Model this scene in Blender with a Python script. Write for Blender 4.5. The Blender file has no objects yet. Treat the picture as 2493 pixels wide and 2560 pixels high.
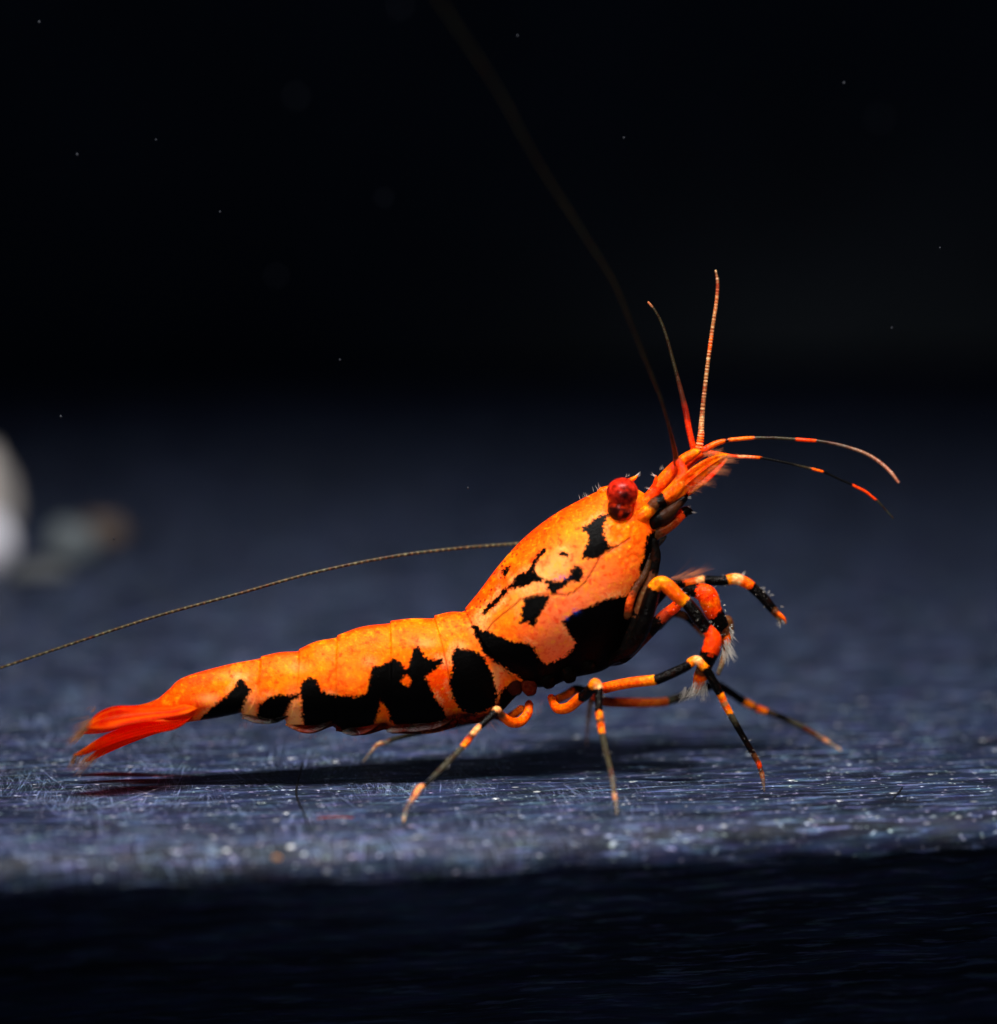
import bpy, math, random
import numpy as np
from mathutils import Vector, Matrix, noise as mnoise

random.seed(7)
rng = np.random.default_rng(7)
scene = bpy.context.scene
# one Blender unit = one centimetre (the animal is about 2.5 cm long)
scene.unit_settings.system = 'METRIC'
scene.unit_settings.scale_length = 0.01
scene.unit_settings.length_unit = 'CENTIMETERS'

# ------------------------------------------------------------------ camera
PW, PH = 2493, 2560
LENS, SENSOR = 100.0, 36.0
FPX = LENS / SENSOR * PH
PITCH = math.radians(12.0)
DIST, GROUND_PY = 10.0, 1940
ga = PITCH + math.atan((GROUND_PY - PH / 2) / FPX)
CAM = Vector((0, -DIST * math.cos(ga), DIST * math.sin(ga)))
cam_d = bpy.data.cameras.new('camera')
cam = bpy.data.objects.new('camera', cam_d)
scene.collection.objects.link(cam)
cam.location = CAM
cam.rotation_euler = (math.pi / 2 - PITCH, 0, 0)
cam_d.lens = LENS
cam_d.sensor_fit = 'VERTICAL'
cam_d.sensor_height = SENSOR
cam_d.sensor_width = SENSOR
cam_d.clip_start, cam_d.clip_end = 0.1, 200
cam_d.dof.use_dof = True
cam_d.dof.focus_distance = 9.84
cam_d.dof.aperture_fstop = 0.20
scene.camera = cam
scene.render.resolution_x, scene.render.resolution_y = 997, 1024

# ------------------------------------------------------------------ world, lamps, exposure
world = bpy.data.worlds.new('World')
scene.world = world
world.use_nodes = True
bg = world.node_tree.nodes['Background']
bg.inputs[0].default_value = (0.35, 0.55, 1.0, 1)
bg.inputs[1].default_value = 0.034

def area(name, loc, target, sx, sy, power, color, spread):
    d = bpy.data.lights.new(name, 'AREA')
    d.shape = 'RECTANGLE'; d.size, d.size_y = sx, sy
    d.energy = power; d.color = color; d.spread = math.radians(spread)
    o = bpy.data.objects.new(name, d)
    o.location = loc
    o.rotation_euler = (Vector(target) - Vector(loc)).to_track_quat('-Z', 'Y').to_euler()
    scene.collection.objects.link(o)
    return o
area('tank_lamp', (0.0, -1.7, 7.0), (0.0, -0.45, 0.0), 4.6, 0.42, 325, (1.0, 0.97, 0.93), 92)
area('front_fill', (-2.5, -9.5, 4.6), (0.2, 0.0, 0.8), 2.0, 1.5, 10, (1.0, 0.96, 0.9), 24)  # unseen soft fill, added to brighten the animal's near side

scene.view_settings.view_transform = 'Standard'
scene.view_settings.look = 'None'
scene.view_settings.exposure = 0.0
scene.view_settings.gamma = 1.0
scene.view_settings.use_curve_mapping = False
scene.cycles.use_denoising = True
scene.cycles.denoiser = 'OPENIMAGEDENOISE'
scene.cycles.max_bounces = 8
scene.cycles.transparent_max_bounces = 24
scene.cycles.sample_clamp_indirect = 4.0

# ------------------------------------------------------------------ pixel <-> space
CR = Vector((1, 0, 0))
CF = Vector((0, math.cos(PITCH), -math.sin(PITCH)))
CU = Vector((0, math.sin(PITCH), math.cos(PITCH)))
YAW, ROLL = math.radians(5.7), math.radians(5.0)
LAT = Vector((-math.sin(YAW) * math.cos(ROLL), math.cos(YAW) * math.cos(ROLL), -math.sin(ROLL)))
FWD = Vector((math.cos(YAW), math.sin(YAW), 0))
ORG = Vector((0, 0.0, 0.5))
CM = DIST / FPX          # cm per photo pixel at the animal

def ray(px, py):
    return (CF + CR * ((px - PW / 2) / FPX) + CU * ((PH / 2 - py) / FPX))
def at(px, py, l=0.0):
    """the point seen at a photo pixel, l cm beyond the animal's mid-plane"""
    r = ray(px, py)
    t = (l - (CAM - ORG).dot(LAT)) / r.dot(LAT)
    return CAM + r * t
def floor_at(px, py, z=0.0):
    r = ray(px, py)
    return CAM + r * ((z - CAM.z) / r.z)
def lat_of(p):
    return (p - ORG).dot(LAT)
def proj(P):
    d = P - np.array(CAM)
    z = d @ np.array(CF)
    return np.stack([PW / 2 + FPX * (d @ np.array(CR)) / z, PH / 2 - FPX * (d @ np.array(CU)) / z], 1)

# ------------------------------------------------------------------ object helpers
coll = scene.collection
def link(name, me, mat, parent=None, kind=None):
    o = bpy.data.objects.new(name, me)
    coll.objects.link(o)
    if mat: me.materials.append(mat)
    if parent is not None:
        o.parent = parent
        top = parent
        while top.parent: top = top.parent
        if parent is top:
            o.matrix_parent_inverse = Matrix.Translation(-top.location)
    if kind: o['kind'] = kind
    return o
def mesh(name, V, F, smooth=True):
    me = bpy.data.meshes.new(name)
    me.from_pydata([tuple(map(float, v)) for v in V], [], F)
    if smooth:
        me.polygons.foreach_set('use_smooth', [True] * len(me.polygons))
    me.update()
    return me
def set_col(me, C, name='col'):
    a = me.attributes.new(name, 'FLOAT_COLOR', 'POINT')
    C = np.asarray(C, dtype=np.float32)
    if C.shape[1] == 3: C = np.concatenate([C, np.ones((len(C), 1), np.float32)], 1)
    a.data.foreach_set('color', C.ravel())
def set_f(me, name, x):
    a = me.attributes.new(name, 'FLOAT', 'POINT')
    a.data.foreach_set('value', np.asarray(x, dtype=np.float32))
def tag(o, label, cat, group=None):
    o['label'] = label; o['category'] = cat
    if group: o['group'] = group
    return o

# ------------------------------------------------------------------ node helpers
class NT:
    def __init__(s, name):
        s.m = bpy.data.materials.new(name); s.m.use_nodes = True
        s.t = s.m.node_tree; s.b = s.t.nodes['Principled BSDF']
    def n(s, typ, **kw):
        x = s.t.nodes.new(typ)
        for k, v in kw.items():
            if k.startswith('_'): setattr(x, k[1:], v)
        return x
    def l(s, a, b): s.t.links.new(a, b)
    def val(s, x, sock):
        if isinstance(x, (int, float)): sock.default_value = x
        elif isinstance(x, tuple): sock.default_value = x if len(x) == len(sock.default_value) else x + (1.0,)
        else: s.l(x, sock)
    def math(s, op, a, b=0.0, c=None, clamp=False):
        x = s.n('ShaderNodeMath'); x.operation = op; x.use_clamp = clamp
        s.val(a, x.inputs[0]); s.val(b, x.inputs[1])
        if c is not None: s.val(c, x.inputs[2])
        return x.outputs[0]
    def mix(s, f, a, b, mode='MIX'):
        x = s.n('ShaderNodeMix'); x.data_type = 'RGBA'; x.blend_type = mode; x.clamp_factor = True
        s.val(f, x.inputs[0]); s.val(a, x.inputs[6]); s.val(b, x.inputs[7])
        return x.outputs[2]
    def ramp(s, v, lo, hi, smooth=True):
        x = s.n('ShaderNodeMapRange')
        if smooth: x.interpolation_type = 'SMOOTHSTEP'
        s.val(v, x.inputs[0]); x.inputs[1].default_value = lo; x.inputs[2].default_value = hi
        return x.outputs[0]
    def pos(s):
        return s.n('ShaderNodeTexCoord').outputs['Object']
    def map(s, vec, scale=(1, 1, 1), rz=0.0, loc=(0, 0, 0)):
        x = s.n('ShaderNodeMapping')
        r = s.n('ShaderNodeMapping')
        r.inputs['Rotation'].default_value = (0, 0, rz)
        s.l(vec, r.inputs[0]); s.l(r.outputs[0], x.inputs[0])
        x.inputs['Scale'].default_value = scale; x.inputs['Location'].default_value = loc
        return x.outputs[0]
    def noise(s, vec, scale, detail=2.0, rough=0.5, dist=0.0):
        x = s.n('ShaderNodeTexNoise'); s.l(vec, x.inputs['Vector'])
        x.inputs['Scale'].default_value = scale; x.inputs['Detail'].default_value = detail
        x.inputs['Roughness'].default_value = rough; x.inputs['Distortion'].default_value = dist
        return x.outputs[0]
    def vor(s, vec, scale, feature='F1', out='Distance'):
        x = s.n('ShaderNodeTexVoronoi'); x.feature = feature; s.l(vec, x.inputs['Vector'])
        x.inputs['Scale'].default_value = scale
        return x.outputs[out]
    def attr(s, name, out='Fac'):
        x = s.n('ShaderNodeAttribute'); x.attribute_name = name
        return x.outputs[out]
    def bump(s, h, strength, dist, normal=None):
        x = s.n('ShaderNodeBump'); x.inputs['Strength'].default_value = strength
        x.inputs['Distance'].default_value = dist; s.l(h, x.inputs['Height'])
        if normal is not None: s.l(normal, x.inputs['Normal'])
        return x.outputs[0]

# ------------------------------------------------------------------ materials
def mat_platform():
    t = NT('scratched_black_plastic'); p = t.pos()
    sep = t.n('ShaderNodeSeparateXYZ'); t.l(p, sep.inputs[0])
    lr = t.ramp(sep.outputs[0], -0.3, 0.9)                    # smooth brushed right part, worn left part
    top = t.ramp(sep.outputs[2], -0.16, -0.03)                # wear sits on the top, not on the front face
    brushed = t.noise(t.map(p, (4.5, 42, 42)), 1.0, 4, 0.68)
    brushed2 = t.noise(t.map(p, (1.3, 11, 11), 0.03, (3, 1, 0)), 1.0, 5, 0.66)
    grain = t.noise(t.map(p, (34, 60, 60), 0.0, (1, 7, 2)), 1.0, 2, 0.6)
    blotch = t.noise(t.map(p, (0.8, 2.2, 1.0)), 1.0, 4, 0.6)
    scr = None
    for i, (a, fx, fy, w) in enumerate(((1.25, 2.2, 44, .018), (1.75, 2.6, 50, .018), (0.75, .6, 30, .006), (2.35, .7, 34, .006), (1.52, 3.0, 60, .024))):
        nz = t.noise(t.map(p, (fx, fy, 1), a, (i * 3.1, i * 1.7, 0)), 1.0, 1.0, 0.5, 0.0)
        d = t.math('ABSOLUTE', t.math('SUBTRACT', nz, 0.5))
        ln = t.math('SUBTRACT', 1.0, t.ramp(d, w * 0.2, w * 0.75))
        gate = t.ramp(t.noise(t.map(p, (3.2, 3.2, 3.2), a, (i * 7.7, 5, i)), 1.0, 3), 0.45, 0.62)
        ln = t.math('MULTIPLY', ln, gate)
        scr = ln if scr is None else t.math('MAXIMUM', scr, ln)
    left = t.math('SUBTRACT', 1.0, t.math('MULTIPLY', lr, 0.88))
    scr = t.math('MULTIPLY', t.math('MULTIPLY', scr, left), top)
    # dust specks; glints painted in as bright dots, a few larger ones
    v2 = t.n('ShaderNodeTexVoronoi'); t.l(t.map(p, (9, 16, 12), 0, (2, 5, 1)), v2.inputs['Vector']); v2.inputs['Scale'].default_value = 1.0
    csep2 = t.n('ShaderNodeSeparateColor'); t.l(v2.outputs['Color'], csep2.inputs[0])
    dot2 = t.math('MULTIPLY', t.math('SUBTRACT', 1.0, t.ramp(v2.outputs['Distance'], 0.05, 0.15)), t.ramp(csep2.outputs[1], 0.72, 0.98))
    dot2 = t.math('MULTIPLY', dot2, top)
    streak = t.ramp(brushed, 0.52, 0.66)
    streak = t.math('MULTIPLY', streak, t.math('ADD', t.math('MULTIPLY', lr, 0.35), 0.65))
    s2 = t.ramp(brushed2, 0.36, 0.68)
    spark = t.math('MULTIPLY', t.ramp(grain, 0.60, 0.72), t.ramp(brushed, 0.40, 0.60))  # sparkle of the surface painted into the colour as bright grains
    spark = t.math('MULTIPLY', spark, top)
    col = t.mix(s2, (0.0035, 0.005, 0.011), (0.019, 0.029, 0.068))
    col = t.mix(t.math('MULTIPLY', blotch, 0.35), col, (0.012, 0.017, 0.034))
    col = t.mix(t.math('MULTIPLY', streak, t.math('ADD', t.math('MULTIPLY', top, 0.55), 0.45)), col, (0.095, 0.13, 0.25))
    col = t.mix(t.math('MULTIPLY', scr, 0.6), col, (0.17, 0.215, 0.37))
    col = t.mix(t.math('MULTIPLY', spark, 0.9), col, (0.55, 0.60, 0.74))
    hue = t.n('ShaderNodeTexNoise'); t.l(t.map(p, (9, 40, 40), 0.0, (4, 2, 9)), hue.inputs['Vector']); hue.inputs['Scale'].default_value = 1.0; hue.inputs['Detail'].default_value = 2
    hs = t.n('ShaderNodeHueSaturation'); hs.inputs['Saturation'].default_value = 2.2; hs.inputs['Value'].default_value = 2.0; t.l(hue.outputs['Color'], hs.inputs['Color'])
    col = t.mix(0.22, col, t.mix(1.0, col, hs.outputs[0], 'MULTIPLY'))
    col = t.mix(dot2, col, (0.85, 0.88, 0.92))
    t.l(col, t.b.inputs['Base Color'])
    t.l(t.math('SUBTRACT', 0.5, t.math('MULTIPLY', dot2, 0.2)), t.b.inputs['Roughness'])
    t.l(t.math('MULTIPLY', dot2, 0.8), t.b.inputs['Metallic'])
    t.b.inputs['Specular IOR Level'].default_value = 0.12
    t.l(t.bump(t.math('ADD', brushed, t.math('MULTIPLY', dot2, 0.7)), 0.7, 0.012), t.b.inputs['Normal'])
    return t.m

def mat_shell():
    t = NT('shrimp_shell'); p = t.pos()
    fine = t.noise(p, 105, 3, 0.75)
    mid = t.noise(p, 20, 3, 0.6)
    sdf = t.attr('sdf')
    jit = t.math('MULTIPLY', t.math('SUBTRACT', fine, 0.5), 5.5)
    jit = t.math('ADD', jit, t.math('MULTIPLY', t.math('SUBTRACT', mid, 0.5), 1.6))
    e = t.math('ADD', sdf, jit)
    black = t.ramp(e, -0.35, 0.35)
    base = t.attr('col', 'Color')
    m1 = t.noise(p, 11, 5, 0.72)
    base = t.mix(t.math('MULTIPLY', t.ramp(m1, 0.52, 0.68), 0.6), base, (1.0, 0.25, 0.0015))
    base = t.mix(t.math('MULTIPLY', t.ramp(m1, 0.48, 0.33), 0.65), base, (0.92, 0.045, 0.001))
    sp = t.noise(p, 46, 3, 0.75)
    base = t.mix(t.math('MULTIPLY', t.ramp(sp, 0.53, 0.70), 0.55), base, (1.0, 0.36, 0.006))
    base = t.mix(t.math('MULTIPLY', t.ramp(sp, 0.46, 0.32), 0.75), base, (0.80, 0.028, 0.001))
    # pale fuzzy rim outside the black patches, here and there
    halo = t.math('MULTIPLY', t.ramp(e, -3.2, -0.4), t.ramp(t.noise(p, 8, 2), 0.50, 0.66))
    halo = t.math('MULTIPLY', halo, t.ramp(fine, 0.36, 0.58))
    base = t.mix(t.math('MULTIPLY', halo, 0.7), base, (1.0, 0.40, 0.12))
    # raised grains on the cheek
    cob = t.attr('cob')
    vd = t.vor(p, 42)
    base = t.mix(t.math('MULTIPLY', cob, t.ramp(vd, 0.35, 0.75)), base, (0.90, 0.10, 0.003))
    base = t.mix(t.math('MULTIPLY', cob, t.ramp(vd, 0.30, 0.05)), base, (1.0, 0.38, 0.006))
    # reddish dots along the back
    spk = t.math('MULTIPLY', t.attr('spk'), t.ramp(t.vor(p, 48), 0.34, 0.16))
    base = t.mix(spk, base, (0.22, 0.012, 0.004))
    base = t.mix(t.math('MULTIPLY', t.attr('groove'), 0.85), base, (0.16, 0.02, 0.003))
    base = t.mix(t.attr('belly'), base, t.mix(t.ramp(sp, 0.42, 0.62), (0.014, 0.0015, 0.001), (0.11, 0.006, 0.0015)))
    base = t.mix(black, base, (0.0012, 0.0010, 0.0010))
    base = t.mix(t.math('MULTIPLY', t.attr('blue'), t.ramp(fine, 0.42, 0.60)), base, (0.01, 0.06, 0.42))
    t.l(base, t.b.inputs['Base Color'])
    t.l(t.math('MULTIPLY', t.math('SUBTRACT', 1.0, black), 0.35), t.b.inputs['Subsurface Weight'])
    t.b.inputs['Subsurface Radius'].default_value = (1.0, 0.30, 0.08)
    t.b.inputs['Subsurface Scale'].default_value = 0.035
    t.b.inputs['Roughness'].default_value = 0.3
    t.l(t.math('SUBTRACT', 0.025, t.math('MULTIPLY', black, 0.005)), t.b.inputs['Specular IOR Level'])
    h = t.math('ADD', t.math('MULTIPLY', mid, 0.5), t.math('MULTIPLY', fine, 0.35))
    h = t.math('SUBTRACT', h, t.math('MULTIPLY', cob, t.math('MULTIPLY', vd, 1.2)))
    h = t.math('SUBTRACT', h, t.math('MULTIPLY', t.attr('groove'), 0.6))
    t.l(t.bump(h, 0.5, 0.012), t.b.inputs['Normal'])
    return t.m

def mat_limb(name, sss=0.3, rough=0.22, spec=0.08, bumps=0.5, streaky=False):
    t = NT(name); p = t.pos()
    nz = t.noise(p, 85, 3, 0.7); n2 = t.noise(p, 26, 3, 0.65)
    c = t.attr('col', 'Color')
    c = t.mix(t.math('MULTIPLY', t.ramp(nz, 0.50, 0.66), 0.8), c, t.mix(1.0, c, (1.3, 2.2, 3.0), 'MULTIPLY'))
    c = t.mix(t.math('MULTIPLY', t.ramp(nz, 0.47, 0.33), 0.8), c, t.mix(1.0, c, (0.75, 0.30, 0.3), 'MULTIPLY'))
    bk = t.math('ADD', t.attr('blk'), t.math('ADD', t.math('MULTIPLY', t.math('SUBTRACT', nz, 0.5), 1.5), t.math('MULTIPLY', t.math('SUBTRACT', n2, 0.5), 0.8)))
    c = t.mix(t.ramp(bk, 0.40, 0.60), c, t.attr('dcol', 'Color'))
    c = t.mix(t.ramp(n2, 0.50, 0.30), c, t.mix(1.0, c, (0.75, 0.32, 0.3), 'MULTIPLY'))
    c = t.mix(t.math('MULTIPLY', t.ramp(n2, 0.55, 0.70), 0.02), c, (0.45, 0.07, 0.012))
    t.l(c, t.b.inputs['Base Color'])
    al = t.n('ShaderNodeAttribute'); al.attribute_name = 'col'
    t.l(al.outputs['Alpha'], t.b.inputs['Alpha'])
    t.b.inputs['Subsurface Weight'].default_value = sss
    t.b.inputs['Subsurface Radius'].default_value = (1.0, 0.3, 0.08)
    t.b.inputs['Subsurface Scale'].default_value = 0.02
    t.b.inputs['Roughness'].default_value = rough
    t.b.inputs['Specular IOR Level'].default_value = spec
    t.l(t.bump(t.math('ADD', nz, n2), bumps, 0.01), t.b.inputs['Normal'])
    return t.m

def mat_fan():
    """thin red tail plates: light passes through them and turns red"""
    t = NT('translucent_red_plate'); p = t.pos()
    c = t.attr('col', 'Color')
    nz = t.noise(p, 40, 3, 0.65)
    c = t.mix(t.ramp(nz, 0.48, 0.72), c, t.mix(0.5, c, (1.0, 0.17, 0.002)))
    c = t.mix(t.ramp(nz, 0.46, 0.28), c, t.mix(0.6, c, (0.75, 0.03, 0.0)))
    t.l(c, t.b.inputs['Base Color'])
    t.b.inputs['Roughness'].default_value = 0.4
    t.b.inputs['Specular IOR Level'].default_value = 0.06
    t.l(t.bump(nz, 0.3, 0.008), t.b.inputs['Normal'])
    tr = t.n('ShaderNodeBsdfTranslucent'); t.l(c, tr.inputs[0])
    tp = t.n('ShaderNodeBsdfTransparent'); tp.inputs[0].default_value = (0.95, 0.10, 0.01, 1)
    m1 = t.n('ShaderNodeMixShader'); m1.inputs[0].default_value = 0.35
    t.l(t.b.outputs[0], m1.inputs[1]); t.l(tr.outputs[0], m1.inputs[2])
    al = t.n('ShaderNodeAttribute'); al.attribute_name = 'col'
    m2 = t.n('ShaderNodeMixShader')
    t.l(t.math('MULTIPLY', al.outputs['Alpha'], 0.54), m2.inputs[0])
    t.l(tp.outputs[0], m2.inputs[1]); t.l(m1.outputs[0], m2.inputs[2])
    out = [n for n in t.t.nodes if n.type == 'OUTPUT_MATERIAL'][0]
    t.l(m2.outputs[0], out.inputs[0])
    return t.m

def mat_eye():
    t = NT('red_eye'); 
    c = t.attr('col', 'Color'); p = t.pos()
    nz = t.noise(p, 60, 3, 0.7)
    c = t.mix(t.ramp(nz, 0.50, 0.72), c, t.mix(1.0, c, (1.6, 2.2, 3.0), 'MULTIPLY'))
    c = t.mix(t.ramp(nz, 0.50, 0.34), c, t.mix(1.0, c, (0.35, 0.3, 0.3), 'MULTIPLY'))
    t.l(c, t.b.inputs['Base Color'])
    t.b.inputs['Subsurface Weight'].default_value = 0.3
    t.b.inputs['Subsurface Radius'].default_value = (1, 0.15, 0.05)
    t.b.inputs['Subsurface Scale'].default_value = 0.02
    t.b.inputs['Roughness'].default_value = 0.3
    t.b.inputs['Specular IOR Level'].default_value = 0.1
    return t.m

def mat_hair(name, col, alpha):
    t = NT(name)
    t.b.inputs['Base Color'].default_value = col + (1,)
    t.b.inputs['Alpha'].default_value = alpha
    t.b.inputs['Roughness'].default_value = 0.4
    return t.m
def mat_plain(name, col, rough=0.6, nscale=8, amt=0.4, dark=(0.0, 0.0, 0.0)):
    t = NT(name); p = t.pos()
    nz = t.noise(p, nscale, 4, 0.6)
    t.l(t.mix(t.math('MULTIPLY', nz, amt), col, dark), t.b.inputs['Base Color'])
    t.b.inputs['Roughness'].default_value = rough
    t.b.inputs['Specular IOR Level'].default_value = 0.2
    t.l(t.bump(nz, 0.3, 0.02), t.b.inputs['Normal'])
    return t.m

SHELL = mat_shell()
LIMB = mat_limb('banded_limb')
DARK = mat_limb('dark_chest_limb', 0.0, 0.5, 0.01, 0.5)
FLAG = mat_limb('flagellum', 0.1, 0.35, 0.15, 0.1)
FAN = mat_fan()
EYE = mat_eye()
HAIR = mat_hair('pale_setae', (0.75, 0.68, 0.6), 0.5)
HAIRT = mat_hair('tail_fringe', (0.35, 0.15, 0.06), 0.28)
HAIRO = mat_hair('orange_setae', (0.60, 0.17, 0.04), 0.17)

# palette (albedo)
OR = (0.96, 0.100, 0.0010); YO = (1.0, 0.195, 0.0015); RD = (0.85, 0.030, 0.002); PK = (1.0, 0.185, 0.055)
PALE = (1.0, 0.37, 0.11); BK = (0.0022, 0.0017, 0.0015); BR = (0.10, 0.028, 0.008); OL = (0.035, 0.026, 0.012)
DR = (0.32, 0.022, 0.004); RO = (0.95, 0.045, 0.001)

# ------------------------------------------------------------------ the setting: platform and back wall
def make_platform():
    # cross-section (y, z): rounded front edge, front face undercut so that it stays in shade
    yf = -0.69
    prof = [(9.0, 0.0)]
    ys = np.concatenate([np.linspace(8.0, 1.0, 15), np.linspace(0.8, yf + 0.16, 28)])
    prof += [(float(y), 0.0) for y in ys]
    for a in np.linspace(0.15, 1.0, 9):
        th = a * math.pi * 0.58
        prof.append((yf + 0.10 - 0.10 * math.sin(th), -0.10 + 0.10 * math.cos(th)))
    y0, z0 = prof[-1]
    for k in range(1, 12):
        prof.append((y0 + k * 0.22, z0 - k * 0.34))
    prof.append((9.0, prof[-1][1]))
    xs = np.linspace(-8, 8, 321)
    V, F = [], []
    n = len(prof)
    for x in xs:
        for j, (y, z) in enumerate(prof):
            dy = dz = 0.0
            if y < 0.2 and j < n - 1:
                k = max(0.0, 1 - abs(y - yf) / 0.35) if z > -0.25 else 0.35
                nv = mnoise.noise(Vector((x * 1.3, j * 0.02, 3.0))) * 0.045 + mnoise.noise(Vector((x * 5.1, j * 0.15, 7.0))) * 0.018
                dy = nv * k
                if z < -0.001: dz = mnoise.noise(Vector((x * 4.0, j * 0.4, 1.0))) * 0.012
            V.append((x, y + dy, z + dz))
    for i in range(len(xs) - 1):
        for j in range(n):
            j2 = (j + 1) % n
            F.append((i * n + j, i * n + j2, (i + 1) * n + j2, (i + 1) * n + j))
    F.append(tuple(range(n - 1, -1, -1))); F.append(tuple((len(xs) - 1) * n + j for j in range(n)))
    me = mesh('platform', V, F)
    o = link('platform', me, mat_platform())
    o.rotation_euler = (0, 0, math.radians(8.0))
    o['kind'] = 'structure'
    return o
make_platform()
me = mesh('back_wall', [(-30, 9.6, -8), (30, 9.6, -8), (30, 9.6, 22), (-30, 9.6, 22), (-30, 10, -8), (30, 10, -8), (30, 10, 22), (-30, 10, 22)],
          [(0, 1, 2, 3), (5, 4, 7, 6), (4, 0, 3, 7), (1, 5, 6, 2), (3, 2, 6, 7), (4, 5, 1, 0)], False)
w = link('back_wall', me, mat_plain('dark_backdrop', (0.070, 0.085, 0.10), 0.8, 0.8, 0.7)); w['kind'] = 'structure'

# ------------------------------------------------------------------ the shrimp: root
root = bpy.data.objects.new('shrimp', None)
coll.objects.link(root)
root.location = (0, 0, 0)
root.empty_display_size = 0.2
tag(root, 'orange shrimp with black patches and banded legs standing on the scratched platform', 'shrimp')

# ---------------- body: one continuous surface
def c1(x, y): return (1100 + x / 3.17333, 1150 + y / 3.17333)
def c3(x, y): return (500 + x / 2.38, 1450 + y / 2.38)
POLY = []
def poly(conv, pts): POLY.append(np.array([conv(*q) for q in pts]))
poly(c1, [(1340,430),(1290,435),(1220,470),(1190,510),(1140,530),(1120,560),(1180,590),(1170,640),(1150,700),(1130,740),(1130,785),(1180,790),(1260,770),(1300,740),(1360,705),(1400,685),(1350,685),(1320,640),(1300,570),(1310,500)])
poly(c1, [(850,690),(820,700),(770,740),(740,790),(720,850),(690,880),(640,890),(600,920),(570,980),(530,1010),(490,1020),(480,1060),(440,1100),(380,1140),(340,1190),(325,1235),(370,1225),(420,1175),(480,1115),(520,1065),(560,1022),(620,1022),(700,1000),(745,960),(830,975),(800,930),(745,890),(755,840),(795,780),(840,730)])
poly(c1, [(560,835),(500,868),(482,912),(508,932),(552,882)])
poly(c1, [(1130,850),(1080,838),(1038,870),(1030,910),(1000,940),(950,960),(900,955),(800,945),(850,990),(840,1020),(880,1050),(890,1072),(930,1045),(990,1005),(1050,965),(1112,970),(1135,900)])
poly(c1, [(880,1072),(780,1070),(700,1090),(660,1110),(670,1150),(640,1190),(650,1240),(635,1290),(690,1290),(740,1332),(770,1300),(790,1230),(850,1160)])
poly(c1, [(1490,1070),(1400,1090),(1290,1110),(1200,1150),(1130,1180),(1080,1200),(1030,1240),(965,1280),(1000,1330),(1020,1380),(1070,1440),(1060,1500),(1000,1550),(920,1590),(850,1620),(800,1580),(770,1530),(740,1470),(690,1450),(640,1440),(580,1440),(520,1410),(450,1390),(380,1350),(330,1355),(290,1300),(248,1318),(280,1400),(310,1440),(330,1510),(400,1580),(480,1630),(560,1680),(650,1745),(600,1790),(520,1800),(470,1860),(470,2050),(1500,2000),(1900,1500),(1620,1300)])
poly(c1, [(1645,600),(1622,680),(1610,800),(1578,870),(1590,930),(1540,980),(1485,1080),(1560,1250),(1900,1500),(1900,700),(1700,560)])
poly(c1, [(930,730),(990,720),(1030,760),(960,770)])
poly(c3, [(1520,400),(1560,408),(1640,420),(1700,470),(1740,560),(1760,640),(1772,700),(1740,760),(1680,792),(1600,800),(1550,770),(1510,710),(1485,620),(1500,530),(1498,450)])
poly(c3, [(1300,398),(1262,420),(1250,480),(1228,530),(1200,490),(1150,468),(1110,490),(1080,510),(1030,520),(1008,570),(1000,640),(980,680),(930,690),(870,690),(810,680),(760,680),(720,650),(700,600),(660,575),(612,600),(595,650),(600,720),(605,800),(615,862),(640,892),(720,882),(790,856),(812,862),(850,895),(950,895),(1035,866),(1062,800),(1072,725),(1112,760),(1132,832),(1180,872),(1260,884),(1350,874),(1430,852),(1468,812),(1440,750),(1400,700),(1372,630),(1340,580),(1390,540),(1446,500),(1440,468),(1380,470),(1340,450)])
poly(c3, [(335,805),(356,740),(400,702),(470,680),(530,688),(600,670),(590,705),(545,720),(520,780),(495,832),(420,842),(350,834)])
poly(c3, [(305,650),(262,600),(240,588),(212,622),(160,690),(90,740),(20,800),(5,832),(120,828),(235,818),(252,760),(282,700)])
HOLE = [(np.array(c3(1228, 600)), 11.0)]

def seg_dist(P, A, B):
    AB = B - A; L2 = (AB ** 2).sum() + 1e-9
    t = np.clip(((P - A) @ AB) / L2, 0, 1)
    return np.sqrt(((P - (A + t[:, None] * AB)) ** 2).sum(1))
def sd_poly(P, Q):
    d = np.full(len(P), 1e9); inside = np.zeros(len(P), bool)
    for i in range(len(Q)):
        A, B = Q[i], Q[(i + 1) % len(Q)]
        d = np.minimum(d, seg_dist(P, A, B))
        c = (A[1] > P[:, 1]) != (B[1] > P[:, 1])
        xin = (B[0] - A[0]) * (P[:, 1] - A[1]) / (B[1] - A[1] + 1e-12) + A[0]
        inside ^= c & (P[:, 0] < xin)
    return np.where(inside, d, -d)

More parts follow.
